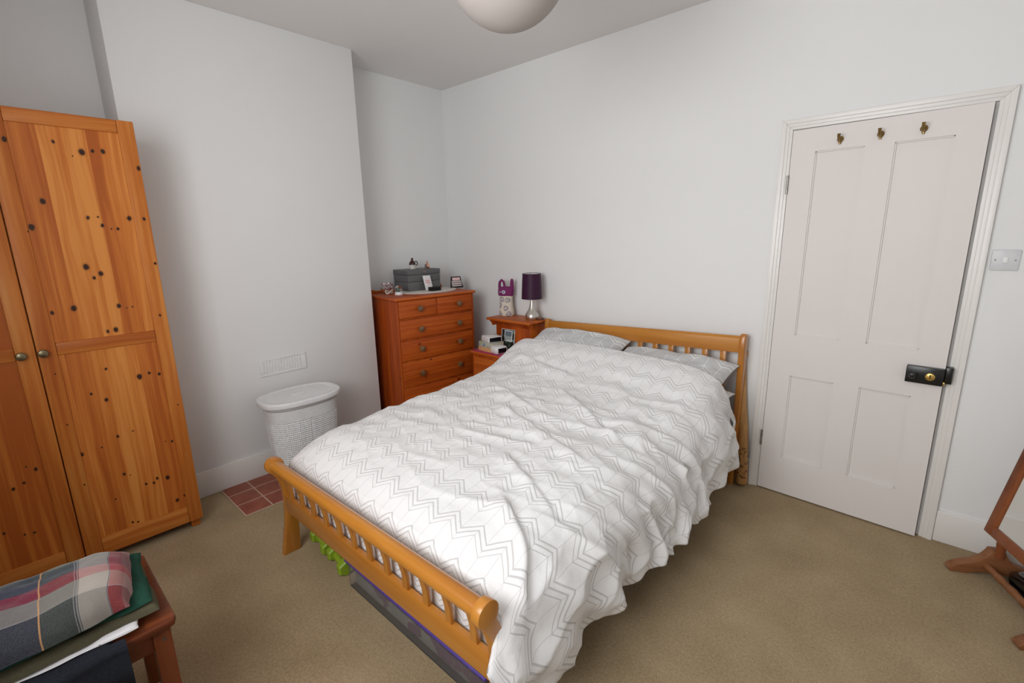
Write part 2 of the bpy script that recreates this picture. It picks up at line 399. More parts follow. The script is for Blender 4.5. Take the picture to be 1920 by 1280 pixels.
# ------------------------------------------------------------------ wardrobe
KN = [(-2.736,1.876,0.011),(-2.597,1.886,0.0066),(-2.513,1.854,0.0132),(-2.477,1.862,0.0083),(-2.443,1.864,0.0099),(-2.546,1.836,0.0033),(-2.667,1.649,0.0121),(-2.716,1.546,0.0132),(-2.73,1.53,0.0038),(-2.537,1.586,0.0083),(-2.503,1.59,0.0044),(-2.494,1.554,0.0088),(-2.465,1.539,0.0044),(-2.443,1.54,0.0072),(-2.395,1.585,0.011),(-2.342,1.583,0.0077),(-2.577,1.379,0.0132),(-2.532,1.347,0.011),(-2.558,1.331,0.0077),(-2.645,1.207,0.0132),(-2.715,1.196,0.0083),(-2.493,1.199,0.0099),(-2.466,1.187,0.0033),(-2.445,1.189,0.0044),(-2.549,1.09,0.0077),(-2.52,1.093,0.0115),(-2.329,1.804,0.0099),(-2.331,1.381,0.0066),(-2.348,1.136,0.006),(-2.582,0.921,0.0066),(-2.469,0.858,0.0132),(-2.43,0.867,0.0072),(-2.393,0.854,0.0083),(-2.65,0.82,0.006),(-2.603,0.78,0.0093),(-2.591,0.596,0.0072),(-2.533,0.605,0.0044),(-2.725,0.554,0.0093),(-2.655,0.564,0.0044),(-2.418,0.511,0.0038),(-2.392,0.503,0.0066),(-2.597,0.406,0.0072),(-2.576,0.392,0.0033),(-2.525,0.324,0.0066),(-2.494,0.317,0.0066),(-2.479,0.336,0.0072),(-2.437,0.322,0.0115),(-2.646,0.297,0.0044),(-2.415,0.186,0.0099),(-2.382,0.198,0.0066),(-2.603,0.153,0.0055),(-2.583,0.145,0.0049),(-2.593,0.106,0.0121),(-2.875,0.543,0.0088),(-2.902,0.565,0.0038),(-2.919,0.498,0.0066),(-2.953,0.483,0.0077),(-3.01,0.304,0.0055),(-2.955,0.27,0.0049),(-2.926,0.265,0.006),(-2.739,0.414,0.0044),(-2.749,0.707,0.0038),(-2.749,0.937,0.0038),(-2.341,0.683,0.0038)]
WX, WY, WC = 0.626, -2.320, -2.790
w_loc = (0.33, WC, 0.0)
def kl(f): return [(a-w_loc[1], g, r) for (a, g, r) in KN if f(a, g)]
D, MI, LI = (0.40, 0.096, 0.013), (0.55, 0.165, 0.026), (0.68, 0.26, 0.055)
sty = lambda a: a > -2.378 or a < -2.728
m_w_up = pine('pine_upper_panel', D, MI, LI, 'z', 'y', 0.075, 0, kl(lambda a, g: not sty(a) and g > 1.05))
m_w_lo = pine('pine_lower_panel', D, MI, LI, 'z', 'y', 0.082, 0, kl(lambda a, g: not sty(a) and 0.13 < g < 1.03 and a > WC))
m_w_lf = pine('pine_left_door_panel', D, MI, LI, 'z', 'y', 0.075, 0, kl(lambda a, g: a < WC) + [(-0.09-0.1, 1.55, 0.01), (-0.2, 1.3, 0.01), (-0.15, 1.8, 0.012), (-0.3, 1.2, 0.01)])
m_w_st = pine('pine_stile', [x*0.95 for x in D], [x*0.93 for x in MI], [x*0.9 for x in LI], 'z', 'y', 0, 0, kl(lambda a, g: sty(a) and a > WC), streak=40)
m_w_ra = pine('pine_rail', [x*0.95 for x in D], [x*0.93 for x in MI], [x*0.9 for x in LI], 'y', 'z', 0, 0, [(-2.593-WC, 0.106, 0.0121)] and None, streak=40)
m_w_bo = pine('pine_carcass', D, MI, LI, 'z', 'y', 0, 1.5)
m_bronze = plain('bronze_knob', (0.20, 0.17, 0.10), 0.3, 0.5, 0.85, 0.2, 80)
wd = thing('wardrobe', 'tall knotty pine two door wardrobe in the alcove', 'wardrobe', w_loc)
bm = NB(); YL = 2*WC-WY+0.0
def wb(bm, x0, x1, y0, y1, z0, z1, r=0.002, mi=0): rbox(bm, x0, x1, y0, y1, z0, z1, r, 2, mi)
wb(bm, 0.06, 0.603, YL+0.004, WY-0.004, 0.06, 1.992, 0.003)
for y in (YL+0.01, WY-0.05):
    for x in (0.08, 0.56): wb(bm, x, x+0.04, y, y+0.04, 0, 0.062)
part('carcass', bm, m_w_bo, wd, world=True)
def wdoor(y0, y1, knob_y, mu, ml):
    bm = NB(); z0, z1 = 0.045, 2.0; sw_ = 0.060; x0, x1 = 0.604, WX
    wb(bm, x0, x1, y0, y0+sw_, z0, z1, 0.003); wb(bm, x0, x1, y1-sw_, y1, z0, z1, 0.003)
    for (a, b) in ((z0, 0.135), (1.014, 1.068), (1.945, z1)): wb(bm, x0, x1-0.001, y0+sw_, y1-sw_, a, b, 0.005, 1)
    d = part('door', bm, [m_w_st, m_w_ra], wd, world=True)
    bm = NB(); wb(bm, x0+0.003, x1-0.007, y0+sw_, y1-sw_, 0.135, 1.014, 0); part('lower_panel', bm, ml, d, world=True)
    bm = NB(); wb(bm, x0+0.003, x1-0.007, y0+sw_, y1-sw_, 1.068, 1.945, 0); part('upper_panel', bm, mu, d, world=True)
    bm = NB(); lathe(bm, [(0.010, 0), (0.008, 0.006), (0.007, 0.012), (0.015, 0.017), (0.0175, 0.022), (0.015, 0.027), (0.006, 0.030), (0, 0.030)], 24)
    bm.transform(Matrix.Translation((x1, knob_y, 1.034)) @ Matrix.Rotation(PI/2, 4, 'Y')); part('knob', bm, m_bronze, d, world=True)
wdoor(WC+0.002, WY, -2.771, m_w_up, m_w_lo)
wdoor(YL, WC-0.002, -2.836, m_w_lf, m_w_lf)

# ------------------------------------------------------------------ laundry hamper
hm = thing('laundry_hamper', 'white plastic woven laundry hamper with oval lid by chimney breast', 'laundry basket', (0.552, -1.712, 0.006))
m_hamp = plain('white_hamper_plastic', (0.77, 0.77, 0.775), 0.4, 0.45)
def stadium(ax, ay, n, p=3.0):
    t = np.linspace(0, 2*PI, n, endpoint=False); c, s_ = np.cos(t), np.sin(t)
    return np.sign(c)*np.abs(c)**(2/p)*ax, np.sign(s_)*np.abs(s_)**(2/2.3)*ay, t
nz, na = 190, 420
zz = np.linspace(0.0, 0.505, nz); P = np.zeros((nz+3, na, 3))
for j, z in enumerate(zz):
    f = 0.80+0.14*(z/0.505)
    x, y, t = stadium(0.148*f, 0.222*f, na)
    seg = np.concatenate([[0], np.cumsum(np.hypot(np.diff(x), np.diff(y)))])/0.0118/f
    w = sstep(0.05, 0.07, z)*(1-sstep(0.425, 0.44, z))
    wv = np.sin(PI*seg)*np.sin(PI*z/0.0125)
    d = -0.0065*w*np.maximum(0, 1-1.5*np.abs(wv)) + 0.002*w
    L = np.hypot(x/0.148**2, y/0.222**2); P[j, :, 0] = x+d*(x/0.148**2)/L; P[j, :, 1] = y+d*(y/0.222**2)/L; P[j, :, 2] = z
for j, (k1, z) in enumerate(((1.02, 0.505), (1.02, 0.527), (0.9, 0.527))):
    P[nz+j, :, 0] = P[nz-1, :, 0]*k1; P[nz+j, :, 1] = P[nz-1, :, 1]*k1; P[nz+j, :, 2] = z
grid('basket_body', P, m_hamp, hm, closed=True)
prof = [(0.0, 0.5555), (0.4, 0.5555), (0.79, 0.5555), (0.80, 0.5555), (0.81, 0.557), (0.82, 0.5575), (0.87, 0.5575), (0.88, 0.5585), (0.89, 0.559), (0.955, 0.559), (0.97, 0.5585), (0.99, 0.556), (1.0, 0.550), (1.0, 0.532), (0.995, 0.528), (0.985, 0.526), (0.93, 0.526)]
P = np.zeros((len(prof), 96, 3))
for j, (f, z) in enumerate(prof):
    x, y, t = stadium(0.165*max(f, 1e-4), 0.236*max(f, 1e-4), 96); P[j, :, 0] = x; P[j, :, 1] = y; P[j, :, 2] = z
grid('lid', P, m_hamp, hm, closed=True)
bm = NB(); rbox(bm, -0.016, 0.016, -0.05, -0.004, 0.554, 0.558, 0.002); rbox(bm, -0.004, 0.004, -0.05, 0.03, 0.554, 0.559, 0.002); part('lid_grip', bm, m_hamp, hm)

# ------------------------------------------------------------------ chest of drawers
CD, CM, CL = (0.31, 0.048, 0.005), (0.45, 0.082, 0.008), (0.56, 0.125, 0.014)
m_c_fr = pine('chest_drawer_pine', CD, CM, CL, 'y', 'z', 0, 2.6, spec=0.3, coat=0.05, knotcol=(0.09, 0.015, 0.006))
m_c_si = pine('chest_side_pine', CD, CM, CL, 'z', 'x', 0.12, 3.0, knotcol=(0.06, 0.012, 0.006))
m_c_to = pine('chest_top_pine', CD, CM, CL, 'y', 'x', 0.11, 1.5, knotcol=(0.09, 0.015, 0.006))
m_knobw = plain('dark_wood_knob', (0.17, 0.085, 0.035), 0.35, 0.5, 0.0, 0.3, 50, coat=0.3)
CA = math.radians(5)
ch = thing('chest_of_drawers', 'dark orange pine chest of drawers in corner alcove', 'chest of drawers', (0.536, -0.965, 0), -CA)
bm = NB()
rbox(bm, -0.46, -0.020, 0.006, 0.684, 0.0, 1.036, 0.002)
rbox(bm, -0.022, -0.004, 0.002, 0.018, 0.0, 1.036, 0.003, 2); rbox(bm, -0.022, -0.004, 0.676, 0.692, 0.0, 1.036, 0.003)
for z in (0.098, 0.383, 0.5825, 0.7425, 0.898): rbox(bm, -0.022, -0.008, 0.018, 0.676, z-0.004, z+0.004, 0.001)
rbox(bm, -0.022, -0.008, 0.336, 0.350, 0.90, 1.036, 0.001); rbox(bm, -0.022, 0.002, 0.0, 0.694, 0.0, 0.092, 0.004)
part('carcass', bm, m_c_si, ch)
bm = NB(); rbox(bm, -0.468, 0.014, -0.012, 0.706, 1.036, 1.056, 0.007, 3); part('top', bm, m_c_to, ch)
bm = NB()
ol = [(-0.005, 1.056), (-0.005, 1.070), (0.010, 1.085), (0.030, 1.092), (0.055, 1.084), (0.085, 1.074), (0.60, 1.074), (0.645, 1.084), (0.668, 1.092), (0.688, 1.085), (0.70, 1.070), (0.70, 1.056)]
prism(bm, ol, 'x', -0.466, -0.448, 0.003); part('gallery_rail', bm, m_c_fr, ch)
def drawer(y0, y1, z0, z1, ky, kz):
    bm = NB(); rbox(bm, -0.021, -0.001, y0, y1, z0, z1, 0.005, 3); d = part('drawer', bm, m_c_fr, ch)
    for y in ky:
        bm = NB(); lathe(bm, [(0.011, 0), (0.009, 0.005), (0.009, 0.012), (0.020, 0.018), (0.024, 0.026), (0.021, 0.033), (0.010, 0.037), (0, 0.0375)], 24)
        bm.transform(Matrix.Translation((-0.001, y, kz)) @ Matrix.Rotation(PI/2, 4, 'Y')); part('knob', bm, m_knobw, d)
drawer(0.020, 0.335, 0.904, 1.034, [0.181], 0.970); drawer(0.351, 0.674, 0.904, 1.034, [0.535], 0.970)
drawer(0.020, 0.674, 0.748, 0.892, [0.181, 0.530], 0.817); drawer(0.020, 0.674, 0.589, 0.737, [0.179, 0.530], 0.668)
drawer(0.020, 0.674, 0.389, 0.577, [0.170, 0.520], 0.484); drawer(0.020, 0.674, 0.105, 0.377, [0.170, 0.520], 0.245)
ZT = 1.0562
# crochet mat
k = NT('cream_crochet'); n = k.noise(k.obj(), 180.0, 2.0); k.col(k.ramp(n, [(0.35, (0.58, 0.52, 0.46)), (0.65, (0.76, 0.71, 0.65))])); k.rough(0.9); k.bump(n, 0.5, 0.002); m_croc = k.m
bm = NB(); lathe(bm, [(0, 0), (1.0, 0), (1.0, 0.003), (0.97, 0.005), (0, 0.005)], 64, sx=0.185, sy=0.255); bm.transform(Matrix.Translation((0.305, -0.50, ZT)))
tag(part('table_mat', bm, m_croc), 'cream oval cloth mat on chest of drawers under grey box', 'mat')
ZM = ZT+0.0052
# grey jewellery box
m_grey = plain('grey_leatherette', (0.125, 0.125, 0.128), 0.5, 0.4, 0, 0.08, 150, 0.2)
jb = thing('jewellery_box', 'grey rectangular jewellery box with lid on chest of drawers', 'box', (0.17, -0.50, ZM), -math.radians(3))
bm = NB(); rbox(bm, -0.105, 0.105, -0.155, 0.155, 0, 0.070, 0.003); part('lower_tier', bm, m_grey, jb)
bm = NB(); rbox(bm, -0.105, 0.105, -0.155, 0.155, 0.0715, 0.125, 0.003); part('upper_tier', bm, m_grey, jb)
bm = NB(); rbox(bm, -0.107, 0.107, -0.157, 0.157, 0.1265, 0.164, 0.004); part('lid', bm, m_grey, jb)
m_clasp = plain('clasp_metal', (0.35, 0.22, 0.18), 0.3, 0.5, 0.9)
bm = NB(); rbox(bm, 0.106, 0.110, -0.012, 0.012, 0.138, 0.152, 0.002); part('clasp', bm, m_clasp, jb)
ZJ = ZM+0.1642
# stoneware jug
m_jb = plain('brown_stoneware_glaze', (0.045, 0.012, 0.010), 0.2, 0.5); m_jc = plain('cream_stoneware_glaze', (0.62, 0.60, 0.55), 0.3, 0.5)
jg = thing('stoneware_jug', 'small brown and cream stoneware jug on top of grey box', 'jug', (0.155, -0.528, ZJ))
bm = NB(); lathe(bm, [(0, 0), (0.024, 0), (0.0265, 0.003), (0.0265, 0.034)], 28); part('jug_base', bm, m_jc, jg)
bm = NB(); lathe(bm, [(0.0265, 0.034), (0.0262, 0.044), (0.022, 0.056), (0.014, 0.066), (0.0085, 0.070), (0.008, 0.083), (0.0095, 0.086), (0.009, 0.089), (0, 0.089)], 28); part('jug_top', bm, m_jb, jg)
bm = NB(); tube(bm, [(0.012, 0.018, 0.060), (0.016, 0.030, 0.062), (0.018, 0.036, 0.052), (0.018, 0.036, 0.038), (0.015, 0.026, 0.028)], 0.0042, 10); part('handle', bm, m_jb, jg)
# trinkets on box
m_rose = plain('rose_gold', (0.80, 0.42, 0.30), 0.22, 0.5, 0.9); m_gun = plain('dark_pewter', (0.16, 0.13, 0.12), 0.3, 0.5, 0.8)
bm = NB(); lathe(bm, [(0, 0), (0.014, 0), (0.018, 0.010), (0.019, 0.024), (0.015, 0.036), (0.012, 0.040), (0.004, 0.048), (0.006, 0.056), (0, 0.060)], 24); bm.transform(Matrix.Translation((0.215, -0.424, ZJ)))
tag(part('perfume_bottle', bm, m_rose), 'small shiny rose gold bottle on top of grey box', 'bottle')
bm = NB(); lathe(bm, [(0, 0), (0.009, 0), (0.009, 0.03), (0.006, 0.034), (0.006, 0.040), (0, 0.040)], 20); bm.transform(Matrix.Translation((0.238, -0.457, ZJ)))
tag(part('lipstick', bm, m_gun), 'small dark metal tube beside rose gold bottle on grey box', 'lipstick')
# printed card leaning on the box
k = NT('printed_card'); s = k.sep(k.obj())
k.col((0.82, 0.80, 0.80)); k.rough(0.5); m_card = k.m
m_pink = plain('pink_print', (0.75, 0.22, 0.22), 0.6, 0.3); m_pinkl = plain('pale_pink_print', (0.80, 0.55, 0.55), 0.6, 0.3)
cw, chh = 0.072, 0.122
card = thing('greeting_card', 'white card with pink lettering leaning on grey box', 'card', (0.330, -0.502, ZM), -math.radians(2))
LM = Matrix.Rotation(-math.radians(19), 4, 'Y') @ Matrix.Rotation(math.radians(0), 4, 'X')
bm = NB(); rbox(bm, 0, 0.002, -cw/2, cw/2, 0, chh, 0.0005); bm.transform(LM); part('card_sheet', bm, m_card, card)
def squig(y0, y1, zc, amp, n, rad, mat, nm):
    bm = NB(); pts = []
    for i in range(n*8+1):
        t_ = i/(n*8); pts.append((0.0024, y0+(y1-y0)*t_+0.25*amp*math.sin(2*PI*n*t_*2), zc+amp*math.sin(2*PI*n*t_)))
    tube(bm, pts, rad, 5); bm.transform(LM); part(nm, bm, mat, card)
squig(-0.018, 0.018, 0.100, 0.003, 4, 0.0010, m_pinkl, 'lettering'); squig(-0.021, 0.022, 0.080, 0.008, 3, 0.0017, m_pink, 'lettering'); squig(-0.020, 0.021, 0.062, 0.008, 3, 0.0017, m_pink, 'lettering'); squig(-0.018, 0.018, 0.042, 0.002, 6, 0.0009, m_pinkl, 'lettering')
# black ring box
bm = NB(); rbox(bm, -0.026, 0.026, -0.046, 0.046, 0, 0.016, 0.004); rbox(bm, -0.0265, 0.0265, -0.0465, 0.0465, 0.017, 0.030, 0.004)
bm.transform(Matrix.Translation((0.385, -0.495, ZM)) @ Matrix.Rotation(-0.06, 4, 'Z'))
tag(part('trinket_box', bm, plain('black_velvet', (0.010, 0.011, 0.011), 0.6, 0.3)), 'small flat black box on cream mat before the card', 'box')
# snow globe
gl = thing('snow_globe', 'small glass snow globe with white base on chest corner', 'snow globe', (0.335, -0.800, ZT))
bm = NB(); lathe(bm, [(0, 0), (0.030, 0), (0.031, 0.004), (0.028, 0.018), (0.026, 0.022), (0, 0.022)], 28); part('base', bm, m_plast, gl)
def glass(name, c=(1, 1, 1), rough=0.02):
    k = NT(name); k.col(c); k.rough(rough); k.b.inputs['Transmission Weight'].default_value = 1.0; k.b.inputs['IOR'].default_value = 1.3; return k.m
m_glass = glass('clear_glass')
bm = NB(); rr = 0.029; lathe(bm, [(0.019, 0.022)] + [(rr*math.cos(a), 0.044+rr*math.sin(a)) for a in np.linspace(-0.75, PI/2-0.02, 18)] + [(0, 0.073)], 32); part('dome', bm, m_glass, gl)
bm = NB(); lathe(bm, [(0, 0.023), (0.013, 0.023), (0.010, 0.034), (0.006, 0.046), (0, 0.052)], 16); part('figure', bm, plain('green_figure', (0.10, 0.17, 0.13), 0.6), gl)
# bowl with dried flowers, back left of chest
bw = thing('glass_bowl', 'glass bowl of pink and white petals at back of chest', 'bowl', (0.190, -0.800, ZT))
bm = NB(); lathe(bm, [(0, 0.0), (0.022, 0.0), (0.040, 0.012), (0.050, 0.030), (0.052, 0.052), (0.049, 0.052), (0.046, 0.031), (0.036, 0.015), (0.0, 0.006)], 32); part('bowl_glass', bm, m_glass, bw)
m_pet = [plain('dried_petal_red', (0.25, 0.07, 0.06), 0.8), plain('dried_petal_white', (0.75, 0.66, 0.62), 0.8), plain('dried_petal_mauve', (0.42, 0.22, 0.26), 0.8)]
rnd = random.Random(5); bm = NB()
for i in range(46):
    a = rnd.uniform(0, 2*PI); r = 0.044*math.sqrt(rnd.random()); z = rnd.uniform(0.018, 0.078); r *= 0.75+0.25*(z/0.05)
    s_ = rnd.uniform(0.006, 0.012)
    g = bmesh.ops.create_icosphere(bm, subdivisions=1, radius=s_, matrix=Matrix.Translation((r*math.cos(a), r*math.sin(a), z)) @ Matrix.Rotation(rnd.uniform(0, 3), 4, 'X') @ Matrix.Rotation(rnd.uniform(0, 3), 4, 'Y') @ Matrix.Diagonal((1, 0.8, 0.25, 1)))
    mi = rnd.choice([0, 0, 1, 2])
    for v in g['verts']:
        for f in v.link_faces: f.material_index = mi
p = part('petals', bm, m_pet, bw); p['kind'] = 'stuff'
# glass ornament between bowl and globe
bm = NB(); tube(bm, [(0.262+0.012*math.cos(t_), -0.835+0.030*math.sin(t_), ZT+0.008+0.012*(1+math.sin(2*t_))) for t_ in np.linspace(0, 2*PI, 24)], 0.0055, 10)
tag(part('bracelet', bm, plain('cream_beads', (0.60, 0.50, 0.42), 0.4)), 'cream bead bracelet lying left of the snow globe', 'bracelet')
# small ornament right of the box and black trapezoid plaque
bm = NB(); lathe(bm, [(0, 0), (0.018, 0), (0.019, 0.004), (0.007, 0.010), (0.008, 0.022), (0.010, 0.032), (0.005, 0.040), (0, 0.042)], 18); bm.transform(Matrix.Translation((0.17, -0.310, ZT)))
tag(part('figurine', bm, plain('pinkish_bronze', (0.22, 0.10, 0.08), 0.4, 0.5, 0.3)), 'tiny brown figurine just right of the grey box', 'figurine')
pq = thing('desk_plaque', 'small black tapered plaque with pink and white pattern at chest edge', 'plaque', (0.352, -0.236, ZT), math.radians(-14))
LP = Matrix.Translation((0, 0.0, 0)) @ Matrix.Rotation(-math.radians(12), 4, 'Y') @ Matrix.Scale(0.98, 4)
bm = NB(); prism(bm, [(-0.060, 0), (0.060, 0), (0.044, 0.098), (-0.044, 0.098)], 'x', 0, 0.012, 0.002); bm.transform(LP); part('plaque_frame', bm, plain('black_plaque', (0.012, 0.010, 0.012), 0.35), pq)
bm = NB(); rbox(bm, 0.0118, 0.0135, -0.036, 0.036, 0.064, 0.088, 0.001); bm.transform(LP); part('upper_print', bm, m_pinkl, pq)
k = NT('zigzag_print'); s = k.sep(k.obj())
tri = k.math('ABSOLUTE', k.math('SUBTRACT', k.math('FRACT', k.math('MULTIPLY', s[1], 45.0)), 0.5))
f = k.math('FRACT', k.math('ADD', k.math('MULTIPLY', s[2], 55.0), tri)); k.col(k.mix(k.math('GREATER_THAN', f, 0.62), (0.72, 0.62, 0.60), (0.03, 0.02, 0.03))); k.rough(0.5)
bm = NB(); rbox(bm, 0.0118, 0.0133, -0.046, 0.046, 0.014, 0.060, 0.001); bm.transform(LP); part('lower_print', bm, k.m, pq)

# ------------------------------------------------------------------ bedside cabinet
ND, NM, NL = (0.36, 0.070, 0.009), (0.50, 0.115, 0.014), (0.60, 0.17, 0.028)
m_n_fr = pine('bedside_front_pine', ND, NM, NL, 'x', 'z', 0, 2.2, knotcol=(0.10, 0.02, 0.008))
m_n_to = pine('bedside_top_pine', ND, NM, NL, 'x', 'y', 0.1, 1.4, knotcol=(0.10, 0.02, 0.008))
m_n_dk = pine('bedside_back_pine', CD, CM, CL, 'z', 'x', 0.09, 2.0, knotcol=(0.08, 0.015, 0.006))
NX0, NX1, NZ = 0.713, 1.122, 0.848
nb = thing('bedside_cabinet', 'stepped pine bedside cabinet between chest and bed', 'bedside cabinet', (0.94, -0.20, 0))
bm = NB(); rbox(bm, NX0+0.0, NX1, -0.415, -0.02, 0.0, 0.585, 0.002); rbox(bm, 0.765, 1.122, -0.195, -0.02, 0.585, 0.815, 0.002); part('carcass', bm, m_n_dk, nb, world=True)
bm = NB(); rbox(bm, NX0-0.012, NX1+0.004, -0.430, -0.02, 0.585, 0.605, 0.006, 3); part('lower_top', bm, m_n_to, nb, world=True)
bm = NB(); rbox(bm, NX0+0.005, 1.168, -0.262, -0.018, NZ-0.020, NZ, 0.007, 3); part('shelf', bm, m_n_to, nb, world=True)
bm = NB()
cv = [(0.0, 0.0), (-0.006, 0.0), (-0.010, 0.012), (-0.020, 0.024), (-0.034, 0.032), (-0.036, 0.042), (0.0, 0.042)]
prism(bm, [(-0.195+a*1.25, NZ-0.062+z) for a, z in cv], 'x', 0.745, 1.150, 0.0)
prism(bm, [(0.765+a*0.95, NZ-0.0622+z) for a, z in cv], 'y', -0.235, -0.022, 0.0)
part('cornice', bm, m_n_dk, nb, world=True)
def bdrawer(z0, z1):
    bm = NB(); rbox(bm, NX0+0.025, NX1-0.025, -0.428, -0.412, z0, z1, 0.005, 3); d = part('drawer', bm, m_n_fr, nb, world=True)
    bm = NB(); lathe(bm, [(0.010, 0), (0.008, 0.010), (0.018, 0.018), (0.020, 0.026), (0.010, 0.034), (0, 0.035)], 20); bm.transform(Matrix.Translation(((NX0+NX1)/2, -0.428, (z0+z1)/2)) @ Matrix.Rotation(PI/2, 4, 'X')); part('knob', bm, m_knobw, d, world=True)
bdrawer(0.41, 0.565); bdrawer(0.23, 0.39); bdrawer(0.05, 0.21)
k = NT('magenta_cloth'); n = k.noise(k.obj(), 300.0); k.col(k.ramp(n, [(0.3, (0.36, 0.03, 0.09)), (0.7, (0.52, 0.055, 0.15))])); k.rough(0.85); k.bump(n, 0.3, 0.001)
bm = NB(); rbox(bm, NX0-0.006, NX1-0.02, -0.4255, -0.205, 0.6052, 0.6085, 0.001)
tag(part('place_mat', bm, k.m), 'magenta mat on the lower step of bedside cabinet', 'mat')
ZL = 0.6087
# box file / books
m_tan = plain('tan_card', (0.62, 0.36, 0.17), 0.7, 0.2, 0, 0.08)
bm = NB(); rbox(bm, -0.082, 0.082, -0.062, 0.062, 0, 0.034, 0.002); bm.transform(Matrix.Translation((0.838, -0.330, ZL)) @ Matrix.Rotation(-0.06, 4, 'Z'))
tag(part('card_box', bm, m_tan), 'tan cardboard box lowest of the stack on magenta mat', 'box')
k = NT('book_cover_print'); n = k.noise(k.obj(), 28.0, 2.0); k.col(k.ramp(n, [(0.35, (0.16, 0.28, 0.38)), (0.5, (0.50, 0.52, 0.46)), (0.62, (0.55, 0.48, 0.30)), (0.75, (0.25, 0.35, 0.22))])); k.rough(0.4)
bk = thing('book', 'thick book with blue and cream cover between tan box and clock', 'book', (0.838, -0.328, ZL+0.0343), -0.06)
bm = NB(); rbox(bm, -0.080, 0.080, -0.060, 0.060, 0, 0.0025, 0.0008); rbox(bm, -0.080, 0.080, -0.060, 0.060, 0.0355, 0.038, 0.0008); rbox(bm, -0.080, 0.080, -0.0605, -0.058, 0.0, 0.038, 0.0008); part('cover', bm, k.m, bk)
bm = NB(); rbox(bm, -0.077, 0.077, -0.058, 0.057, 0.0026, 0.0354); part('pages', bm, plain('page_edges', (0.66, 0.60, 0.50), 0.8), bk)
# clocks
m_disp = plain('black_display', (0.006, 0.006, 0.009), 0.12, 0.5); m_clk = plain('white_clock_plastic', (0.76, 0.75, 0.74), 0.35, 0.5)
c1_ = thing('alarm_clock', 'white boxy clock radio with dark display on top of the book', 'clock', (0.845, -0.330, ZL+0.0726), -0.30)
bm = NB(); rbox(bm, -0.060, 0.060, -0.060, 0.060, 0, 0.046, 0.008, 3); part('case', bm, m_clk, c1_)
bm = NB(); rbox(bm, 0.059, 0.0615, -0.050, 0.050, 0.006, 0.040, 0.002); part('display', bm, m_disp, c1_)
bm = NB(); rbox(bm, -0.035, 0.02, -0.03, 0.03, 0.0455, 0.048, 0.001); part('top_button', bm, m_plast, c1_)
c2_ = thing('alarm_clock', 'white rounded alarm clock standing in front on magenta mat', 'clock', (0.960, -0.366, ZL), -0.22)
bm = NB(); rbox(bm, -0.052, 0.040, -0.056, 0.056, 0, 0.060, 0.024, 5); part('case', bm, m_clk, c2_)
bm = NB(); rbox(bm, 0.036, 0.0415, -0.036, 0.036, 0.012, 0.048, 0.004); part('display', bm, m_disp, c2_)
bm = NB(); rbox(bm, -0.024, 0.016, -0.02, 0.02, 0.059, 0.062, 0.001); part('top_button', bm, m_plast, c2_)
# clear glass behind, only its left side shows
bm = NB(); lathe(bm, [(0, 0), (0.017, 0), (0.0185, 0.004), (0.0200, 0.060), (0.0205, 0.088), (0.0190, 0.088), (0.0185, 0.058), (0.017, 0.008), (0, 0.006)], 28); bm.transform(Matrix.Translation((0.7295, -0.350, ZL)))
tag(part('drinking_glass', bm, m_glass), 'slim clear drinking glass left of the book stack on magenta mat', 'glass')
# photo frame
pf = thing('photo_frame', 'clear photo frame with snapshots leaning at back of magenta mat', 'photo frame', (0.907, -0.218, ZL), 0.05)
LF = Matrix.Rotation(-math.radians(6), 4, 'X')
bm = NB(); fw, fh, b_ = 0.066, 0.155, 0.0035
for (x0, x1, z0, z1) in ((-fw, fw, 0, b_), (-fw, fw, fh-b_, fh), (-fw, -fw+b_, b_, fh-b_), (fw-b_, fw, b_, fh-b_)): rbox(bm, x0, x1, -0.005, 0.003, z0, z1, 0.001)
bm.transform(LF); part('frame_border', bm, m_clk, pf)
k = NT('dark_collage'); n = k.noise(k.obj(), 38.0, 3.0); k.col(k.ramp(n, [(0.35, (0.015, 0.012, 0.012)), (0.52, (0.05, 0.06, 0.05)), (0.62, (0.20, 0.42, 0.36)), (0.72, (0.30, 0.16, 0.16))], 'LINEAR')); k.rough(0.2)
bm = NB(); rbox(bm, -fw+b_, fw-b_, -0.002, 0.001, b_, fh-b_); bm.transform(LF); part('backing', bm, k.m, pf)
bm = NB(); rbox(bm, -0.036, 0.042, -0.0032, -0.0022, 0.060, 0.145); bm.transform(LF); snap = part('snapshot', bm, m_card, pf)
k = NT('landscape_photo'); s = k.sep(k.obj()); n = k.noise(k.obj(), 30.0, 3.0)
k.col(k.ramp(k.math('ADD', k.math('MULTIPLY', k.math('SUBTRACT', s[2], 0.06), 12.0), k.math('MULTIPLY_ADD', n, 0.3, -0.15)), [(0.15, (0.42, 0.46, 0.45)), (0.45, (0.34, 0.40, 0.39)), (0.55, (0.12, 0.17, 0.20)), (0.9, (0.16, 0.22, 0.27))])); k.rough(0.25)
bm = NB(); rbox(bm, -0.030, 0.036, -0.0040, -0.0031, 0.068, 0.140); bm.transform(LF); part('picture', bm, k.m, snap)
